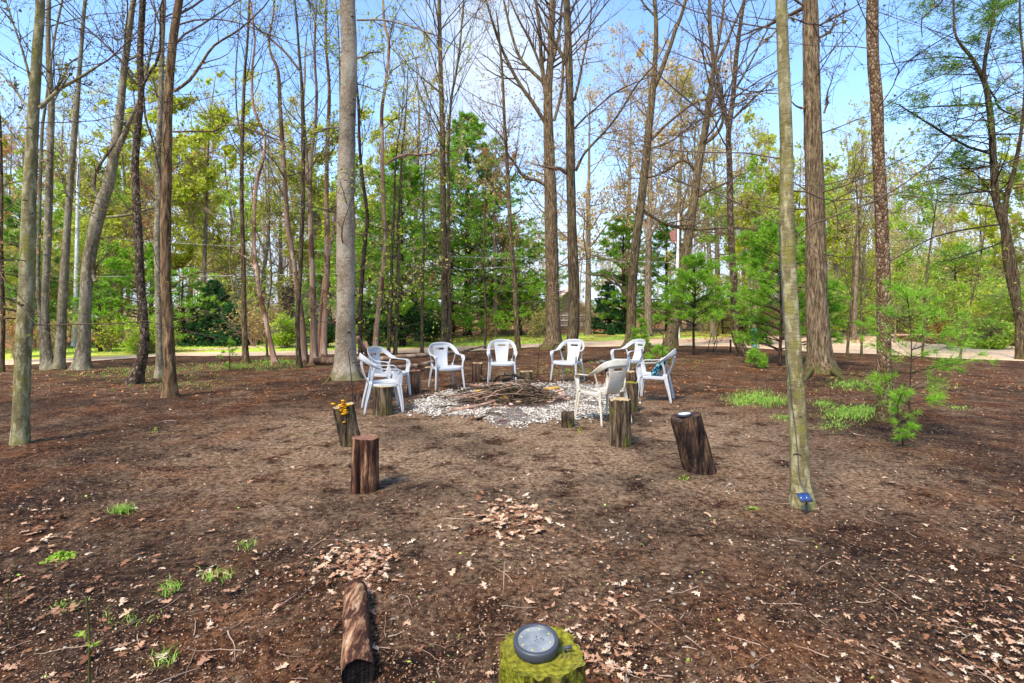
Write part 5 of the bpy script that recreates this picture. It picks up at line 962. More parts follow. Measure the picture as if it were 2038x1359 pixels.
pineat(1212, 664, 560, 44, 'dark spruce right of the log cabin', name='spruce_tree', cat='spruce tree', mat=LEAFM['spruce'], rise=.05, droop=-.05, nlen=.1, nw=.03, per=8, twn=9, dens=4, n_wh=16, shape=.8, ragged=.15, clear=.02, group='evergreens beyond the road', trunkr=.1)
pineat(1240, 664, 430, 70, 'tall layered pine left of the forked leaning oak', trunkr=.15, clear=.1, twn=10, dens=6, nw=.03, shape=.5, ragged=.4, per=6, group='evergreens beyond the road', n_wh=15)
pineat(1328, 660, 440, 66, 'layered pine behind the two leaning oaks', trunkr=.14, clear=.08, twn=10, dens=6, nw=.03, shape=.5, ragged=.4, per=6, group='evergreens beyond the road', n_wh=14)
pineat(1216, 667, 648, 7, 'tiny conical spruce on the leaf litter by the cabin', name='spruce_tree', cat='spruce tree', mat=LEAFM['spruce'], nlen=.08, nw=.03, n_wh=7, per=6, twn=4, group='evergreens beyond the road', trunkr=.03, clear=.02)
pineat(1900, 664, 500, 85, 'dark pine on the bank behind the hemlock, right', trunkr=.14, clear=.35, twn=7, shape=.5, ragged=.5, per=5, group='evergreens beyond the road', n_wh=14)
pineat(40, 722, 400, 75, 'shaded pine with clumped needles behind the nearest left tree', trunkr=.09, clear=.25, twn=7, shape=.35, ragged=.5, n_wh=12, per=4, group='evergreens beyond the road', mat=LEAFM['hemlock'])
pineat(200, 700, 560, 40, 'small pine beyond the leaning forked trunk', trunkr=.07, clear=.15, twn=6, shape=.5, ragged=.4, group='evergreens beyond the road')
G2 = 'young pines standing near the clearing'
pineat(1381, 706, 520, 74, 'bright green young pine right of the leaning oaks', trunkr=.045, clear=.3, twn=9, nlen=.13, nw=.012, tn=12, dens=4, mat=LEAFM['pine'], n_wh=11, per=6, shape=.45, ragged=.25, group=G2, name='young_pine', rise=.4)
pineat(1551, 728, 450, 108, 'bright green young pine half hidden by the solar panel tree', trunkr=.045, clear=.1, twn=10, nlen=.13, nw=.010, tn=14, dens=6, mat=LEAFM['pine'], n_wh=13, per=6, shape=.4, ragged=.3, group=G2, name='young_pine', rise=.35)
pineat(1276, 703, 636, 24, 'little pine sapling beside the forked leaning oak', trunkr=.02, clear=.1, twn=5, nlen=.12, nw=.012, tn=12, mat=LEAFM['pine'], n_wh=6, per=4, group=G2, name='young_pine', rise=.4)
pineat(1312, 718, 690, 26, 'low pine seedling under the right plant hook', trunkr=.012, clear=.0, twn=4, nlen=.11, nw=.009, tn=10, mat=LEAFM['pine'], n_wh=4, per=4, group=G2, name='young_pine', rise=.4)
pineat(1500, 732, 700, 26, 'low pine seedling in front of the teal post', trunkr=.012, clear=.0, twn=4, nlen=.11, nw=.009, tn=12, mat=LEAFM['pine'], n_wh=4, per=5, group=G2, name='young_pine', rise=.4)
pineat(458, 738, 672, 26, 'sparse pine seedling behind the fallen twigs, left of the slim trunk', trunkr=.012, clear=.1, twn=3, nlen=.09, nw=.008, tn=7, mat=LEAFM['pine'], n_wh=4, per=3, group=G2, name='young_pine', rise=.3)
pineat(1806, 872, 585, 95, 'thin young pine in front of the road, right of the flaky trunk', trunkr=.011, clear=.25, twn=4, nlen=.12, nw=.0045, tn=18, dens=2, mat=LEAFM['pine'], n_wh=8, per=4, shape=.3, ragged=.45, group=G2, name='young_pine', rise=.35, spread=.7)
pineat(1797, 888, 775, 26, 'tiny long needled pine seedling in front of the thin young pine', trunkr=.008, clear=.1, twn=3, nlen=.08, nw=.0035, tn=18, dens=2, mat=LEAFM['pine'], n_wh=5, per=3, shape=.3, group=G2, name='young_pine', rise=.5, spread=.8)
# hemlock on the right
def hemlock():
    d = 15.6; x0 = gx(2033, d); z0 = g1(x0, d); r = thing('hemlock_tree', (x0, d, z0), 'large hemlock at the right edge with long drooping needle boughs', 'hemlock tree'); off = np.array([x0, d, z0, 0])
    tr = trace([(2034, 718, 28), (2030, 680, 22), (2028, 630, 20), (2011, 559, 18), (2003, 506, 18), (1998, 453, 17), (1983, 400, 17), (1977, 324, 16), (1974, 265, 15), (1968, 206, 14), (1959, 162, 12), (1936, 118, 9), (1912, 88, 7), (1900, 59, 5), (1897, -15, 4)], d) - off
    tr[0, 2] = -.05
    _, TP, TR = trunk_mesh('trunk', tr, B['oakdark'], r, 16, .4)
    t2 = trace([(2030, 640, 12), (2026, 590, 14), (2021, 540, 13), (2010, 480, 13), (2000, 420, 12), (2020, 330, 10), (2034, 250, 8), (2040, 150, 6), (2030, 40, 5), (2030, -150, 3)], d) - off
    _, TP2, TR2 = trunk_mesh('trunk', t2, B['oakdark'], r, 12, 0); t3 = trace([(1960, 162, 9), (1959, 132, 9), (1968, 74, 8), (1977, 29, 7), (1982, -150, 4)], d) - off; _, TP3, TR3 = trunk_mesh('trunk', t3, B['oakdark'], r, 10, 0)
    PL_, RL_, LL_ = [], [], []
    for pts in ([(1973, 306, 7), (1945, 298, 7), (1918, 291, 6), (1870, 262, 6), (1824, 235, 4), (1790, 212, 3), (1759, 203, 2)], [(2000, 446, 5), (1960, 450, 5), (1920, 457, 4), (1871, 466, 4), (1840, 480, 3), (1812, 498, 2), (1770, 520, 2)], [(2005, 475, 5), (1980, 488, 4), (1950, 498, 4), (1920, 508, 3), (1892, 517, 3), (1860, 522, 2)],
                [(1966, 205, 4), (1930, 208, 4), (1880, 210, 3), (1830, 214, 3), (1790, 222, 2), (1765, 230, 1.5)], [(1936, 116, 4), (1900, 105, 3), (1850, 104, 3), (1810, 106, 2), (1775, 105, 2)], [(1961, 165, 4), (1990, 190, 5), (2003, 203, 5), (2030, 212, 4), (2060, 215, 3)], [(1980, 380, 4), (1930, 385, 4), (1880, 392, 3), (1830, 390, 2), (1800, 400, 2)], [(1977, 330, 4), (1930, 335, 3), (1880, 330, 3), (1820, 345, 2)], [(1968, 150, 3), (1920, 150, 3), (1870, 150, 2), (1820, 165, 2)],
                [(1905, 60, 3), (1870, 80, 3), (1840, 100, 3), (1830, 130, 2)], [(1890, -30, 4), (1860, 15, 4), (1820, 45, 3), (1790, 70, 3), (1779, 110, 2)]):
        q = trace(pts, d) - off; s = rng.choice([-1, 1]); q[:, 1] += s * np.linspace(0, 1.2, len(q)) * rng.random(); i = np.linspace(0, len(q) - 1, 8); j = np.minimum(i.astype(int), len(q) - 2); u = (i - j)[:, None]; q = q[j] * (1 - u) + q[j + 1] * u
        PL_.append(q[:, :3]); RL_.append(np.maximum(q[:, 3], .006)); LL_.append(np.linalg.norm(q[-1, :3] - q[0, :3]))
    P1 = np.array(PL_); R1 = np.array(RL_); L1 = np.array(LL_); mbb = MB(); 
    for TPx, TRx, n, h0 in ((TP, TR, 46, .42), (TP2, TR2, 44, .3), (TP3, TR3, 22, .1)):
        i = np.linspace(0, len(TPx) - 1, 40).astype(int); Pa, Ra, La = spawn(TPx[i][None], TRx[i][None], np.array([3.6]), n, h0, .98, 72, 12, .8, .25, 8, .07, -.015, .35, .008); P1 = np.concatenate([P1, Pa]); R1 = np.concatenate([R1, Ra]); L1 = np.concatenate([L1, La])
    mbb.tubes(P1, R1, 5); P2, R2, L2 = spawn(P1, R1, L1, 11, .2, 1, 50, 10, .4, .45, 5, .08, -.02, .45, .004); P2[..., 2] = .5 * P2[..., 2] + .5 * P2[:, :1, 2]; mbb.tubes(P2, R2, 3)
    P3, R3, L3 = spawn(P2, R2, L2, 6, .1, 1, 48, 10, .45, .6, 3, .08, -.02, .3, .0025); mbb.tubes(P3, R3, 3); mbb.build('branches', twigs_dark, r)
    lb = MB(); low = P3[P3[:, 0, 2] > -9]; C = on_twigs(low, 90000, .04); keep = fbm(C[:, 0] * 2.2, C[:, 2] * 3.0 + C[:, 1], 3) > .0; leaves(lb, C[keep], .075, .30, .75); lb.build('needles', LEAFM['hemlock'], r)
hemlock()
# ------------------------------------------------------------------ background broadleaf trees (prototypes copied)
def bgproto(kind):
    r = thing({'bare': 'broadleaf_tree', 'lime': 'broadleaf_tree', 'gold': 'oak_tree', 'tall': 'broadleaf_tree', 'thin': 'sapling', 'rust': 'maple_tree'}[kind[0]], (0, 0, 0), 'x x x x', {'thin': 'sapling'}.get(kind[0], 'tree'), None)
    k = kind[0]; H = dict(bare=16, lime=13, gold=15, tall=17, thin=7.5, rust=11)[k]; H *= dict(bare=.84, tall=.82).get(k, 1); r0 = dict(bare=.17, lime=.14, gold=.22, tall=.17, thin=.05, rust=.12)[k]
    lean = rng.normal() * .5
    path = np.array([[0, 0, -.1, r0], [lean * .2, 0, H * .25, r0 * .78], [lean * .5 + rng.normal() * .15, rng.normal() * .2, H * .5, r0 * .58], [lean * .9, rng.normal() * .3, H * .78, r0 * .32], [lean, 0, H, .02]])
    _, TP, TR = trunk_mesh('trunk', path, B['bg'], r, 8, .4, step=.4); i = np.linspace(0, len(TP) - 1, 40).astype(int)
    n, h0, ang, ln, up, s1, s2 = dict(bare=(20, .3, 42, 4.5, .07, 8, 6), lime=(26, .22, 50, 3.6, .05, 8, 5), gold=(20, .28, 55, 6.0, .06, 9, 7), tall=(24, .35, 32, 4.6, .08, 8, 5), thin=(16, .2, 42, 1.9, .06, 6, 4), rust=(24, .2, 45, 3.2, .06, 8, 5))[k]
    P1, R1, L1 = spawn(TP[i][None], TR[i][None], np.array([ln / .8]), n, h0, .97, ang, 12, .8, .42, 8, .11, up, .45, .012)
    mb = MB(); mb.tubes(P1, R1, 5); P2, R2, L2 = spawn(P1, R1, L1, s1, .18, 1, 42, 14, .5, .5, 6, .14, .05, .4, .008); mb.tubes(P2, R2, 4)
    P3, R3, L3 = spawn(P2, R2, L2, s2, .15, 1, 40, 14, .5, .6, 4, .14, .04, .3, .005); mb.tubes(P3, R3, 3); mb.build('branches', twiglight, r)
    mat, K, s = dict(bare=('pale', 2400, .13), lime=('lime', 10000, .16), gold=('gold', 3600, .13), tall=('pale', 3000, .12), thin=('green', 2200, .12), rust=('rust', 2800, .11))[k]
    C = on_twigs(P3, int(K * 2.6), .08); keep = (fbm(C[:, 0] * .9 + 7, C[:, 2] * 1.0 + C[:, 1] * .8, 3 + len(k)) > .0) & ((C[:, 2] > 5) | (k != 'gold'))
    lb = MB(); leaves(lb, C[keep][:K], s, .75); lb.build('leaves', LEAFM[mat], r); return r
LAND = [(-500, 'left edge'), (45, 'nearest lichen trunk'), (170, 'leaning forked trunk'), (335, 'reddish brown trunk'), (490, 'lone slim trunk'), (640, 'left trunk cluster'), (690, 'thick ringed trunk'), (885, 'upswept greenish trunk'), (1098, 'big flared oak'), (1262, 'forked leaning oak'), (1370, 'crossing oak'), (1458, 'wavy speckled trunk'), (1572, 'solar panel tree'), (1625, 'thickest brown trunk'), (1757, 'flaky barked trunk'), (2000, 'hemlock'), (2600, 'right edge')]
DESC = {'bare': 'tall bare budding tree', 'lime': 'lime leaved tree', 'gold': 'golden budded oak', 'tall': 'narrow upswept bare tree', 'thin': 'leafy green sapling', 'rust': 'rusty budded maple'}
ORD = ['', 'second', 'third', 'fourth', 'fifth', 'sixth', 'seventh', 'eighth', 'ninth', 'tenth']
plan = []
def P_(k, px, d, s=1.0): plan.append((k, px, d, s))
for k, px, d, s in [('gold', -120, 24, .8), ('lime', 20, 26, .8), ('rust', 60, 22, .8), ('bare', 110, 28, .9), ('lime', 240, 26, .95), ('lime', 190, 30, .95), ('lime', 330, 29, 1.0), ('lime', 400, 24, .86), ('lime', 450, 33, .95), ('bare', 380, 34, 1), ('rust', 300, 23, .8), ('bare', 520, 27, .8), ('gold', 560, 34, .75),
                    ('lime', 628, 31, .8), ('lime', 640, 30, .85), ('tall', 585, 30, .85), ('lime', 720, 27, .8), ('lime', 770, 24, .7), ('tall', 830, 24, .85), ('gold', 800, 38, .85), ('rust', 985, 27, .95), 

                    ('gold', 1170, 30, .9), ('gold', 1245, 34, 1.0), ('gold', 1290, 28, .92), ('gold', 1350, 33, 1.0), ('bare', 1420, 28, .9), ('gold', 1430, 35, .95), ('lime', 1500, 27, .7), ('lime', 1530, 33, .9), ('thin', 1490, 21, .9), ('bare', 1480, 36, .9),
                    ('lime', 1590, 26, .7), ('lime', 1660, 28, .75), ('tall', 1700, 25, .7), ('lime', 1690, 36, .85), ('bare', 1720, 30, .75), ('bare', 1800, 36, .75), ('thin', 1840, 25, .9), ('lime', 1950, 34, .75), ('bare', 1900, 38, .7), ('lime', 2060, 30, .9), ('gold', 2120, 26, .9), ('thin', 1650, 22, .9), ('thin', 1780, 23, .8), ('bare', -60, 34, .9), ('lime', -260, 30, .9), ('lime', 2250, 30, .9),
                    ('thin', 700, 21.5, .9), ('thin', 230, 22, .9), ('thin', 470, 22, .9), ('thin', 70, 21, .9), ('thin', 1420, 22, .8), ('bare', 250, 37, .9), ('gold', 1100, 38, .8), ('bare', 1560, 38, .9)]: P_(k, px, d, s)
plan.sort(key=lambda p: p[1]); cells = {}
for p in plan:
    g_ = max(i for i, l in enumerate(LAND) if l[0] <= p[1]); cells.setdefault((p[0], g_), []).append(p)
protos = {}
for kk in ('bare', 'lime', 'gold', 'tall', 'thin', 'rust'):
    protos[kk] = []
    for v in range(3 if kk in ('bare', 'lime', 'gold') else 2): protos[kk].append(bgproto((kk, v)))
for kk in protos:
    for r in protos[kk]: remember(r)
used = set(); cnt = {}
for (kk, g_), lst in cells.items():
    for j, (k, px, d, s) in enumerate(lst):
        lab = f"{ORD[j] + ' ' if j else ('leftmost ' if len(lst) > 1 else '')}{DESC[kk]} beyond the road between {LAND[g_][1]} and {LAND[min(g_ + 1, len(LAND) - 1)][1]}"
        if not 4 <= len(lab.split()) <= 16: print('LABEL LEN', lab)
        c = cnt[kk] = cnt.get(kk, -1) + 1; pr = protos[kk][c % len(protos[kk])]; x = gx(px, d); a = rng.random() * 6.28; s *= .95 + .12 * rng.random()
        if pr.name not in used: used.add(pr.name); pr.location = (x, d, 0); pr.rotation_euler = (0, 0, a); pr.scale = (s, s, s); pr['label'] = lab; o = pr
        else: o = copy_tree(pr, (x, d, 0), a, lab, s)
        o['group'] = 'broadleaf trees beyond the road' if kk != 'thin' else 'green saplings beyond the road'
# ------------------------------------------------------------------ shrubs
def shrub(px, base, top, wpx, mat, label, name='shrub', n=1500, ls=.09, asp=.6, stems=26, cat='shrub', group=None, low=.15, tw=twiglight, depth=1.0, flat=.0):
    d = gd(base); x = gx(px, d); H = wz(top, d); W = wpx / F * d; r = thing(name, (x, d, g1(x, d)), label, cat, group)
    a = rng.random(stems) * 6.28; L = H * (.7 + .4 * rng.random(stems)); sp = np.minimum(1.2, W / H) * (.3 + .8 * rng.random(stems))
    D = np.stack([np.cos(a) * sp, np.sin(a) * sp * depth, np.ones(stems)], -1); P1, R1 = grow(np.stack([rng.normal(size=stems) * .1 * W, rng.normal(size=stems) * .1 * W, np.full(stems, -.02)], -1), D, L, np.full(stems, .012), np.full(stems, .004), 7, .12, .0)
    mb = MB(); mb.tubes(P1, R1, 4); P2, R2, L2 = spawn(P1, R1, L, 10, low, 1, 45, 14, .4, .5, 5, .15, .02, .3, .004); P2[..., 2] = np.maximum(P2[..., 2], .05); mb.tubes(P2, R2, 3)
    P3, R3, L3 = spawn(P2, R2, L2, 4, .1, 1, 45, 14, .5, .6, 3, .15, .0, .3, .003); P3[..., 2] = np.maximum(P3[..., 2], .03); mb.tubes(P3, R3, 3); mb.build('stems', tw, r)
    if n:
        C = on_twigs(P3, int(n * 1.5), .06); C = C[C[:, 2] > .03]; keep = fbm(C[:, 0] * 1.2 + 7, C[:, 2] * 1.8 + C[:, 1], 3) > -.1; lb = MB(); leaves(lb, C[keep][:n], ls, asp, flat); lb.build('leaves', LEAFM[mat], r)
    return r
GS = 'shrubs beyond the road'
shrub(292, 703, 640, 62, 'acid', 'yellow green spreading maple shrub behind the crooked scaly trunk', n=6500, ls=.07, flat=.7, stems=34, group=GS)
shrub(572, 692, 634, 42, 'acid', 'lime green shrub before the chimney house', n=6000, ls=.07, flat=.6, stems=34, group=GS)
for px, base, top, w, lab in ((745, 690, 610, 50, 'dark glossy evergreen shrub right of the thick ringed trunk'), (800, 690, 590, 50, 'largest dark glossy evergreen shrub beneath the airy pine'), (640, 692, 640, 34, 'low dark evergreen shrub behind the trunk cluster'), (850, 680, 630, 40, 'dark evergreen shrub left of the tall central pine')):
    shrub(px, base, top, w, 'rhodo', lab, n=5500, ls=.10, asp=.4, stems=30, group=GS, tw=twigs_dark)
rb = [(1655, 672, 560, 50, 'green'), (1680, 662, 500, 60, 'lime'), (1760, 658, 500, 70, 'pale'), (1875, 656, 500, 80, 'green'), (1990, 660, 490, 80, 'pale'), (1700, 668, 590, 50, 'pale'), (1735, 664, 560, 50, 'lime'), (1790, 664, 575, 60, 'green'), (1840, 662, 545, 60, 'pale'), (1890, 663, 560, 70, 'lime'), (1945, 668, 560, 70, 'green'), (2000, 680, 575, 70, 'lime'), (2050, 690, 560, 70, 'green'), (1975, 695, 640, 45, 'green'), (1925, 690, 655, 30, 'pale'), (1860, 664, 620, 60, 'gold'), (1775, 660, 540, 60, 'gold'), (1830, 650, 520, 90, 'pale'), (1930, 650, 510, 90, 'lime'), (1720, 652, 540, 70, 'lime'), (2030, 652, 500, 90, 'green'), (2110, 680, 560, 90, 'lime')]
COLN = dict(green='fresh green', pale='pale yellow green', lime='lime green', gold='tan budded')
cn = {}
for px, base, top, w, mt in sorted(rb):
    cn[mt] = cn.get(mt, 0) + 1
    shrub(px, base, top, w, mt, f"{COLN[mt]} bank shrub at right, {['', 'first', 'second', 'third', 'fourth', 'fifth', 'sixth', 'seventh', 'eighth'][cn[mt]]} of its colour from left", n=7000, ls=.12, stems=26, group='shrubs on the bank across the road at right')
k = 0
for px, base, top, w, mt, lab in ((-10, 700, 470, 70, 'lime', 'tall lime understory bush at the left frame edge beyond the road'), (75, 690, 480, 60, 'green', 'tall green understory bush behind the nearest lichen trunk'), (130, 684, 500, 60, 'pale', 'pale green understory bush behind the triple trunk'), (205, 684, 470, 60, 'lime', 'tall lime understory bush right of the leaning forked trunk'), (470, 672, 520, 60, 'pale', 'pale green understory bush behind the spruces'), (505, 668, 560, 34, 'lime', 'lime understory bush left of the chimney house'), (640, 664, 520, 40, 'green', 'green understory bush behind the trunk cluster'), (1000, 660, 560, 60, 'pale', 'pale understory bush right of the central pine'), (1060, 658, 570, 50, 'lime', 'lime understory bush left of the log cabin'), (1500, 664, 520, 60, 'lime', 'lime understory bush right of the tan garage'), (1590, 664, 500, 60, 'green', 'green understory bush behind the thickest trunk')):
    shrub(px, base, top, w, mt, lab, name='understory_bush', cat='bush', n=4500, ls=.13, stems=18, group='tall understory bushes beyond the road')
ts = [(30, 712, 620), (215, 700, 630), (505, 690, 600), (540, 680, 590), (1075, 668, 590), (1060, 672, 620), (1010, 668, 600), (1165, 662, 600), (1400, 664, 600), (1440, 664, 590), (1530, 668, 580), (1580, 672, 560), (1300, 660, 590), (900, 670, 610), (700, 684, 600), (100, 705, 600), (970, 672, 620)]
for px, base, top in sorted(ts):
    g_ = max(i for i, l in enumerate(LAND) if l[0] <= px); cn[g_] = cn.get(g_, 0) + 1
    shrub(px, base, top, 40, ['rust', 'pale', 'lime', 'gold'][k % 4], f"twiggy understory bush {['', 'first', 'second', 'third', 'fourth', 'fifth', 'sixth'][cn[g_]]} from left, between {LAND[g_][1]} and {LAND[g_ + 1][1]}", n=700, ls=.09, stems=16, group='twiggy bushes beyond the road'); k += 1
# distant wood : one mass far behind
mb = MB(); K = 260; X_ = rng.uniform(-95, 100, K); Y_ = rng.uniform(44, 85, K); Hh = rng.uniform(8, 17, K); P1, R1 = grow(np.stack([X_, Y_, np.full(K, -.1)], -1), np.stack([rng.normal(size=K) * .06, 0 * X_, np.ones(K)], -1), Hh, rng.uniform(.05, .16, K), np.full(K, .03), 7, .03, .02); mb.tubes(P1, R1, 5)
P2, R2, L2 = spawn(P1, R1, Hh, 14, .2, 1, 42, 12, .3, .5, 5, .12, .06, .4, .02); mb.tubes(P2, R2, 3); P3, R3, L3 = spawn(P2, R2, L2, 5, .2, 1, 42, 12, .5, .6, 3, .12, .03, .3, .014); mb.tubes(P3, R3, 3)
wood = tag(mb.build('distant_wood', twiglight), 'mass of bare and budding woodland far beyond the road', 'woodland', kind='stuff')
C = on_twigs(P3, 60000, .2); keep = fbm(C[:, 0] * .12, C[:, 2] * .2, 31) > -.02; lb = MB(); leaves(lb, C[keep], .3, .75); lb.build('leaves', leafmat('leaf_far_mix', [(0, (140, 160, 66)), (.35, (176, 186, 90)), (.6, (200, 184, 116)), (.8, (196, 164, 124)), (1, (126, 166, 76))], .45), wood)
mb = MB(); K = 90000; X_ = rng.uniform(-100, 105, K); Y_ = rng.uniform(40, 88, K); Hh = 1.8 + 1.6 * fbm(X_ * .25, Y_ * .2, 41); Z_ = Hh * rng.random(K) ** .8; leaves(mb, np.stack([X_, Y_, Z_], -1), .26, .6)
tag(mb.build('distant_undergrowth', leafmat('undergrowth', [(0, (126, 132, 70)), (.3, (172, 172, 96)), (.6, (198, 174, 128)), (.85, (176, 142, 112)), (1, (140, 166, 76))], .35)), 'tangled low undergrowth filling the far woodland floor', 'undergrowth', kind='stuff')
# ------------------------------------------------------------------ buildings
def pm(name, c1, c2, sc=8, st=(1, 1, 1), rough=.85, bump=.3): 
    m = M(name, rough, .2); n_ = m.noise(sc, st, 5, .65); m.col(m.ramp(n_, [(.38, c1), (.62, c2)])).bump(n_, bump, .02); return m.m
SID = pm('siding', (224, 208, 194), (238, 224, 212), 5, (1, 1, .2)); ROOFM = pm('shingle', (112, 96, 84), (148, 130, 116), 9); TRIM = pm('trim', (188, 168, 148), (206, 188, 170), 4); LOGW = pm('log_wall', (178, 158, 140), (226, 210, 194), 4, (.3, 1, 3)); CHK = pm('log_chink', (92, 70, 56), (120, 96, 78)); BRK = pm('chimney_brick', (58, 40, 36), (96, 70, 60), 14)
def cabin():
    d = 37.0; xr = gx(1195, d); xl = gx(1072, d); xc = gx(1128, d); zt = wz(574, d); ze = wz(628, d); zw = 0; r = thing('log_cabin', (xc, d, 0), 'log cabin with pale siding gable behind the two big oaks', 'cabin'); L = 7.0
    zl = wz(622, d); w1, w2 = xl - xc, xr - xc; zm = zl
    # gable wall above logs
    mb = MB(); apex = zt - .3; el = apex - abs(w1) * .87; er = apex - w2 * .87
    V = [[w1, 0, zm], [w2, 0, zm], [w2, 0, max(er, zm + .05)], [0, 0, apex], [w1, 0, max(el, zm + .05)]]; V2 = [[a, b + .15, c] for a, b, c in V]; mb.add(V + V2, [[0, 5, 6, 1]], [[0, 1, 3], [1, 2, 3], [0, 3, 4], [5, 8, 6], [6, 8, 7], [5, 9, 8]]); mb.build('gable_wall', SID, r)
    mb = MB(); n = 11; hl = zm / n
    for q in range(n): mb.tubes(np.array([[w1 - .12, .03, hl * (q + .5)], [w2 + .12, .03, hl * (q + .5)]]), np.array([hl * .47] * 2), 10, True)
    mb.build('log_wall', LOGW, r, True); MB().box(((w1 + w2) / 2, .12, zm / 2), (w2 - w1 - .05, .12, zm)).build('chinking', CHK, r)
    MB().box(((w1 + w2) / 2, L / 2 + .25, zm / 2), (w2 - w1 - .1, L, zm - .02)).build('side_wall', LOGW, r)
    for s_, w in ((-1, w1), (1, w2)):
        sl = .87; ex = w + s_ * .35; mb = MB(); V = [[0, -.45, apex + .26], [ex, -.45, apex + .26 - abs(ex) * sl], [ex, L, apex + .26 - abs(ex) * sl], [0, L, apex + .26]]; V2 = [[a, b, c - .12] for a, b, c in V]; mb.add(V + V2, [[0, 1, 2, 3], [7, 6, 5, 4], [0, 4, 5, 1], [1, 5, 6, 2], [2, 6, 7, 3]]); mb.build('roof', ROOFM, r)
        mb = MB(); V = [[0, -.50, apex + .27], [ex, -.50, apex + .27 - abs(ex) * sl], [ex, -.50, apex - .02 - abs(ex) * sl], [0, -.50, apex - .02]]; V2 = [[a, b + .045, c] for a, b, c in V]; mb.add(V + V2, [[0, 1, 2, 3], [7, 6, 5, 4], [0, 4, 5, 1], [3, 2, 6, 7]]); mb.build('barge_board', TRIM, r)
    # lattice rail at the wall foot
    mb = MB()
    for q in range(9): mb.box((w1 + .6 + q * .35, -.6, .55), (.06, .05, 1.0))
    for zz in (.3, .62, .95): mb.box((w1 + 2.0, -.64, zz), (3.2, .03, .09))
    mb.build('porch_rail', pm('grey_board', (150, 138, 126), (190, 176, 164)), r)
cabin()
def chimney_house():
    d = 27.5; x0 = gx(560, d); r = thing('chimney_house', (x0, d, 0), 'house with steep grey roof and tall dark chimney, left background', 'house'); zr = wz(602, d); ze = wz(632, d); zp = wz(560, d); w = 2.2
    MB().box((w / 2 + .5, 2.2, ze / 2), (w, 4, ze)).build('wall', pm('brown_wall', (96, 50, 38), (126, 74, 56)), r)
    mb = MB(); V = [[0, -.2, ze - .1], [w + 1, -.2, ze - .1], [w + 1, 2.2, zp], [.75, 2.2, zp], [0, 4.6, ze - .1], [w + 1, 4.6, ze - .1]]; mb.add(V, [[0, 1, 2, 3], [3, 2, 5, 4]], [[0, 3, 4], [1, 5, 2]]); mb.build('roof', ROOFM, r)
    MB().box((w / 2 + .5, -.24, ze - .14), (w + 1, .06, .2)).build('fascia', BRK, r)
    zc0, zc1 = wz(626, d), wz(570, d); MB().box((.30, .1, (zc0 + zc1) / 2), (.46, .5, zc1 - zc0)).build('chimney', BRK, r)
chimney_house()
def shed():
    d = 33.5; x0, x1 = gx(1418, d), gx(1530, d); r = thing('garage', ((x0 + x1) / 2, d, 0), 'low tan garage with brown roof behind the wavy speckled trunk', 'garage'); h = wz(624, d); w = (x1 - x0)
    MB().box((0, 2.5, h / 2), (w, 5, h)).build('wall', pm('tan_wall', (160, 134, 96), (184, 158, 118)), r)
    mb = MB(); zt = wz(604, d) + .1; V = [[-w / 2 - .3, -.4, h - .02], [w / 2 + .3, -.4, h - .02], [w / 2 + .3, 2.5, zt + .3], [-w / 2 - .3, 2.5, zt + .3], [-w / 2 - .3, 5.4, h], [w / 2 + .3, 5.4, h]]; mb.add(V, [[0, 1, 2, 3], [3, 2, 5, 4]], [[0, 3, 4], [1, 5, 2]]); mb.build('roof', pm('brown_shingle', (104, 76, 66), (140, 106, 92)), r)
    MB().box((0, -.42, h - .08), (w + .6, .05, .16)).build('fascia', pm('fascia_brown', (120, 62, 40), (150, 88, 60)), r)
    MB().box((.6, -.02, h * .42), (2.2, .05, h * .8)).build('garage_door', pm('garage_door', (150, 128, 92), (170, 146, 108), 3), r)
shed()
DK = pm('dark_wood', (30, 22, 18), (56, 42, 34))
r = thing('rail_fence', (gx(1457, 31), 31, 0), 'short dark two rail fence before the tan garage', 'fence')
for q in (-.55, .75): MB().box((q, 0, .5), (.08, .08, 1.05)).build('post', DK, r)
for z in (.35, .8): MB().box((.1, -.055, z), (1.5, .03, .1)).build('rail', DK, r)
# ------------------------------------------------------------------ small furniture
BLK = M('black_metal', .5, .4).col((24, 24, 26)).m
def hook(px, py, pts, d, label, rr=.006, name='shepherd_hook', cat='plant hook'):
    x = gx(px, d); z0 = g1(x, d); r = thing(name, (x, d, z0), label, cat); q = trace([(a, b, 1) for a, b in pts], d) - np.array([x, d, z0, 0]); q[0, 2] = -.08; q = catmull(q, .03); mb = MB(); mb.tubes(q[:, :3], np.full(len(q), rr), 7, True); mb.build('rod', BLK, r, True)
    MB().tubes(np.array([[-.07, 0, .06], [.07, 0, .06]]), np.array([.005, .005]), 6, True).build('foot_bar', BLK, r); return r
hook(703, 805, [(703, 806), (700, 760), (695, 712), (693, 702), (695, 696), (700, 693), (706, 694), (712, 699), (717, 706)], 8.4, 'black curved plant hook in front of the thick ringed trunk')
hook(1069, 752, [(1069, 753), (1071, 720), (1074, 690), (1075, 666)], 11.5, 'straight thin black rod behind the brush pile', .006, 'garden_stake', 'stake')
hook(1319, 722, [(1319, 724), (1319, 700), (1320, 672), (1318, 665), (1313, 660), (1307, 659), (1302, 662), (1299, 668), (1295, 668), (1294, 664)], 14.2, 'black plant hook behind the teal cushion chair', .011)
hook(1454, 700, [(1454, 701), (1454, 690), (1454, 676)], 18.2, 'short dark green post left of the bent speckled trunk', .03, 'garden_post', 'post')
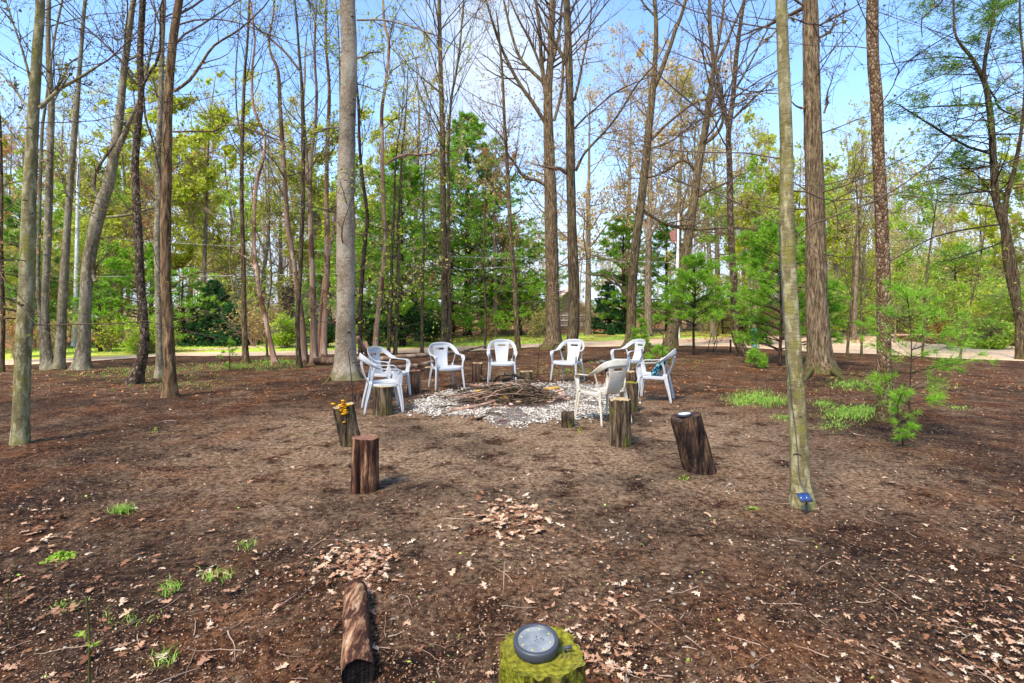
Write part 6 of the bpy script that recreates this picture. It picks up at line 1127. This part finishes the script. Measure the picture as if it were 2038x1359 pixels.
# dead bent twigs by the road
for pts, lab in (([(1418, 699, 2), (1424, 680, 2), (1428, 665, 1), (1432, 640, 1)], 'bent dark twigs standing beside the road, right of the young pine'), ([(1405, 706, 2), (1410, 690, 1), (1416, 664, 1)], 'single thin twig standing at the near road edge')):
    q = trace(pts, 18.2); q[:, 2] -= 0; p0 = q[0, :3].copy(); mb = MB(); mb.tubes(q[:, :3] - p0, np.full(len(q), .012), 5)
    if 'bent' in lab: mb.tubes(np.array([[0, 0, 0], [.12, 0, .1], [.17, 0, .35], [.12, 0, .5]]), np.array([.014, .012, .01, .008]), 5)
    o = mb.build('upright_twig', twigs_dark); o.location = p0; tag(o, lab, 'twig')
TEAL = M('teal_paint', .5, .4); TEAL.col(TEAL.ramp(TEAL.noise(8), [(.35, (58, 124, 132)), (.65, (112, 176, 182))])); BLUE = M('pale_blue_paint', .5, .4); BLUE.col(BLUE.ramp(BLUE.noise(8), [(.35, (96, 150, 178)), (.65, (160, 200, 216))]))
d = 17.9; x = gx(1501, d); r = thing('birdhouse_lantern', (x, d, 0), 'teal and pale blue lantern shaped post behind the low pine seedling', 'garden post'); zz = wz(655, d)
lathe(MB(), [(.0, 0), (.085, 0), (.085, .40), (.078, .42), (.07, .42)], 12).build('post', BLUE.m, r, False); lathe(MB(), [(.07, .42), (.10, .44), (.10, .50), (.085, .52), (.085, .60), (.06, .61)], 16).build('collar', TEAL.m, r, True)
lathe(MB(), [(.05, .60), (.10, .66), (.11, .72), (.09, .78), (.05, .81), (.0, .82)], 16).build('cap', TEAL.m, r, True)
WH = M('mailbox_white', .5, .4).col((214, 214, 212)).m
d = 20.0; x = gx(192, d); r = thing('mailbox', (x, d, 0), 'white mailbox on a dark post right of the leaning forked trunk', 'mailbox')
MB().box((.06, 0, .45), (.12, .12, 1.0)).build('post', DK, r); MB().box((-.02, 0, .99), (.34, .2, .05)).build('shelf', DK, r)
mb = MB(); a = np.linspace(0, PI, 9); pr = [(-.10, 0)] + [(-.10 * math.cos(t), .12 + .10 * math.sin(t)) for t in a] + [(.10, 0)]; V = [[sx_, y, z] for sx_ in (-.22, .2) for y, z in pr]; n = len(pr); mb.add(np.array(V) + [-.03, 0, 1.02], [[i, (i + 1) % n, n + (i + 1) % n, n + i] for i in range(n)]); c0 = mb.n; mb.add(np.array([[-.25, 0, 1.12], [.17, 0, 1.12]])); mb.T.append(np.array([[(i + 1) % n, i, c0] for i in range(n)] + [[n + i, n + (i + 1) % n, c0 + 1] for i in range(n)])); bx_ = mb.build('box', WH, r); MB().box((.0, -.105, 1.2), (.03, .012, .12)).build('flag', M('flag_red', .6).col((170, 40, 36)).m, r)
d = 24.5; x = gx(540, d); r = thing('grill', (x, d, 0), 'dark kettle like grill on thin legs left of the lime shrub', 'grill'); lathe(MB(), [(.02, .62), (.25, .66), (.40, .8), (.42, .92), (.36, 1.08), (.2, 1.18), (.0, 1.2)], 20).build('bowl', BLK, r, True); [MB().tubes(np.array([[sx_ * .2, sy_ * .2, .72], [sx_ * .3, sy_ * .3, 0]]), np.array([.02, .02]), 6).build('leg', BLK, r) for sx_, sy_ in ((-1, -1), (1, -1), (0, 1))]; MB().box((-.6, 0, .85), (.35, .3, .03)).build('side_shelf', BLK, r)
d = 24.0; x = gx(577, d); r = thing('garden_cart', (x, d, 0), 'small dark blue cart with orange bin under the lime shrub', 'cart'); MB().box((-.2, 0, .45), (.5, .45, .5)).build('body', M('navy', .5).col((36, 44, 78)).m, r); MB().box((.3, 0, .48), (.42, .4, .46), ry=.12).build('bin', M('orange_bin', .6).col((168, 84, 44)).m, r); [lathe(MB(), [(.0, -.03), (.13, -.03), (.15, 0), (.13, .03), (0, .03)], 16).build('wheel', BLK, r, True) for _ in (0,)]
COL.objects[-1].location = (-.2, -.26, .15); COL.objects[-1].rotation_euler = (PI / 2, 0, 0)
# flagpole
d = 27.0; x = gx(1349, d); r = thing('flagpole', (x, d, 0), 'white flagpole with a limp red flag between the leaning oaks', 'flagpole'); MB().tubes(np.array([[0, 0, 0], [-.03, 0, 3], [.04, 0, wz(425, d)]]), np.array([.09, .08, .045]), 10, True).build('pole', B['birch'], r, True)
n = 14; u = np.linspace(0, 1, n); UU, VV = np.meshgrid(u, u); V = np.stack([-.06 - .36 * UU * (1 - .2 * VV), .10 * np.sin(UU * 9 + VV * 2), wz(454, d) - VV * .62 - UU * .2 * (1 - VV * .3)], -1); i = np.arange(n - 1)[:, None] * n; k = np.arange(n - 1)[None]
mb = MB(); mb.add(V, np.stack([i + k, i + k + 1, i + n + k + 1, i + n + k], -1).reshape(-1, 4)); mb.build('flag', leafmat('flag_cloth', [(0, (190, 132, 122)), (1, (198, 142, 132))], .15), r, True)
# overhead wires
for lab, (xa, ya, za), (xb, yb, zb) in (('thin pale overhead wire crossing before the central pine', (-16, 22, wz(476, 22)), (14, 24, wz(524, 24))), ('second thin pale wire sagging lower across the left', (-20, 20, wz(548, 20)), (4, 23.5, wz(520, 23.5)))):
    t = np.linspace(0, 1, 24); P = np.stack([xa + (xb - xa) * t, ya + (yb - ya) * t, za + (zb - za) * t - 4 * .25 * t * (1 - t)], -1); tag(MB().tubes(P, np.full(24, .007), 5).build('overhead_wire', M('wire', .6).col((190, 190, 186)).m), lab, 'wire')
# foreground saplings
def fsap(pts, d, side, label, leafy):
    q = trace(pts, d); x, y = q[0, :2]; z0 = g1(x, y); r = thing('seedling', (x, y, z0), label, 'seedling', 'bare seedlings in the left foreground'); off = np.array([x, y, z0, 0]); q = q - off; q = catmull(q, .03); MB().tubes(q[:, :3], q[:, 3], 7, True).build('stem', SAPB, r, True)
    for s_ in side: w = catmull(trace(s_, d) - off, .03); MB().tubes(w[:, :3], w[:, 3], 5, True).build('twig', twigs_dark, r, True)
    if leafy: mb = MB(); oak_at = trace(leafy, d) - off; leaves(mb, np.repeat(oak_at[:, :3], 5, 0) + .006 * rng.normal(size=(len(oak_at) * 5, 3)), .022, .6); mb.build('leaf', LEAFM['green'], r)
m = M('seedling_bark', .8); m.col(m.ramp(m.noise(12, (1, 1, .4)), [(.4, (70, 84, 26)), (.6, (74, 46, 34))])); SAPB = m.m
fsap([(180, 1440, 6), (178, 1359, 6), (177, 1250, 5), (171, 1190, 4)], 1.96, [[(178, 1232, 2), (205, 1210, 1.6), (235, 1180, 1.3), (262, 1150, 1)], [(171, 1192, 3), (150, 1180, 2.4), (130, 1164, 2)], [(172, 1192, 3), (171, 1180, 2)]], 'thin green stemmed seedling with forked bare top, left foreground', [(183, 1285, 1), (166, 1258, 1)])
fsap([(18, 1250, 3), (16, 1180, 3), (24, 1140, 2), (37, 1102, 1.5)], 2.54, [[(17, 1195, 2), (45, 1180, 1.4), (70, 1142, 1)]], 'thin bare brown seedling at the left edge', None)
# ------------------------------------------------------------------ sky, sun, camera
SUN_EL, SUN_AZ = math.radians(52), math.radians(215)
w = bpy.data.worlds.new('World'); scene.world = w; w.use_nodes = True; t = w.node_tree; bg = t.nodes['Background']; L = t.links
sky = t.nodes.new('ShaderNodeTexSky'); sky.sky_type = 'NISHITA'; sky.sun_disc = False; sky.sun_elevation = SUN_EL; sky.sun_rotation = SUN_AZ; sky.air_density = 1.0; sky.dust_density = .6; sky.ozone_density = 3.0; sky.altitude = 200
tc = t.nodes.new('ShaderNodeTexCoord')
mp = t.nodes.new('ShaderNodeMapping'); mp.inputs['Scale'].default_value = (1, 1, 2.2); L.new(tc.outputs['Generated'], mp.inputs[0])
nz = t.nodes.new('ShaderNodeTexNoise'); nz.inputs['Scale'].default_value = 2.3; nz.inputs['Detail'].default_value = 7; nz.inputs['Roughness'].default_value = .55; L.new(mp.outputs[0], nz.inputs['Vector'])
mr = t.nodes.new('ShaderNodeMapRange'); mr.interpolation_type = 'SMOOTHSTEP'; mr.inputs[1].default_value = .56; mr.inputs[2].default_value = .78; mr.inputs[4].default_value = .75; L.new(nz.outputs['Fac'], mr.inputs[0])
sx = t.nodes.new('ShaderNodeSeparateXYZ'); L.new(tc.outputs['Generated'], sx.inputs[0])
hz = t.nodes.new('ShaderNodeMapRange'); hz.interpolation_type = 'SMOOTHSTEP'; hz.inputs[1].default_value = .34; hz.inputs[2].default_value = .02; hz.inputs[3].default_value = 0; hz.inputs[4].default_value = .9; L.new(sx.outputs[2], hz.inputs[0])
vd = t.nodes.new('ShaderNodeVectorMath'); vd.operation = 'DISTANCE'; L.new(tc.outputs['Generated'], vd.inputs[0]); vd.inputs[1].default_value = Vector((-.03, 1, .44)).normalized()
vr = t.nodes.new('ShaderNodeMapRange'); vr.interpolation_type = 'SMOOTHSTEP'; vr.inputs[1].default_value = .26; vr.inputs[2].default_value = .02; L.new(vd.outputs['Value'], vr.inputs[0])
n2 = t.nodes.new('ShaderNodeTexNoise'); n2.inputs['Scale'].default_value = 5; n2.inputs['Detail'].default_value = 7; L.new(mp.outputs[0], n2.inputs['Vector']); r2 = t.nodes.new('ShaderNodeMapRange'); r2.interpolation_type = 'SMOOTHSTEP'; r2.inputs[1].default_value = .36; r2.inputs[2].default_value = .58; L.new(n2.outputs['Fac'], r2.inputs[0])
mu = t.nodes.new('ShaderNodeMath'); mu.operation = 'MULTIPLY'; L.new(vr.outputs[0], mu.inputs[0]); L.new(r2.outputs[0], mu.inputs[1]); m0 = t.nodes.new('ShaderNodeMath'); m0.operation = 'MAXIMUM'; L.new(mu.outputs[0], m0.inputs[0]); L.new(mr.outputs[0], m0.inputs[1])
mxm = t.nodes.new('ShaderNodeMath'); mxm.operation = 'MAXIMUM'; L.new(m0.outputs[0], mxm.inputs[0]); L.new(hz.outputs[0], mxm.inputs[1])
mx = t.nodes.new('ShaderNodeMix'); mx.data_type = 'RGBA'; L.new(mxm.outputs[0], mx.inputs[0]); tn_ = t.nodes.new('ShaderNodeMix'); tn_.data_type = 'RGBA'; tn_.blend_type = 'MULTIPLY'; tn_.inputs[0].default_value = 1; L.new(sky.outputs[0], tn_.inputs[6]); tn_.inputs[7].default_value = (1.06, 1.16, 1.24, 1); L.new(tn_.outputs[2], mx.inputs[6]); mx.inputs[7].default_value = (2.55, 2.95, 3.6, 1)
L.new(mx.outputs[2], bg.inputs[0]); bg.inputs[1].default_value = .12
sd = bpy.data.lights.new('sun', 'SUN'); sd.energy = 2.3; sd.angle = math.radians(14); sd.color = (1, .92, .82); so = bpy.data.objects.new('sun', sd); link(so)
dirv = Vector((math.sin(SUN_AZ) * math.cos(SUN_EL), math.cos(SUN_AZ) * math.cos(SUN_EL), math.sin(SUN_EL))); so.rotation_euler = dirv.to_track_quat('Z', 'Y').to_euler(); so.location = (0, 0, 30)
cd = bpy.data.cameras.new('camera'); cam = bpy.data.objects.new('camera', cd); link(cam); cam.location = (0, 0, CH); cam.rotation_euler = (PI / 2, 0, 0)
cd.sensor_width = 36; cd.lens = 36 * F / 2038; cd.shift_y = -(679.5 - HZ) / 2038; cd.clip_start = .05; cd.clip_end = 600; scene.camera = cam
scene.view_settings.view_transform = 'Standard'; scene.view_settings.look = 'None'; scene.view_settings.gamma = 1; scene.view_settings.exposure = 1.52
scene.cycles.max_bounces = 5; scene.cycles.transparent_max_bounces = 4; scene.cycles.diffuse_bounces = 3; scene.cycles.use_denoising = True
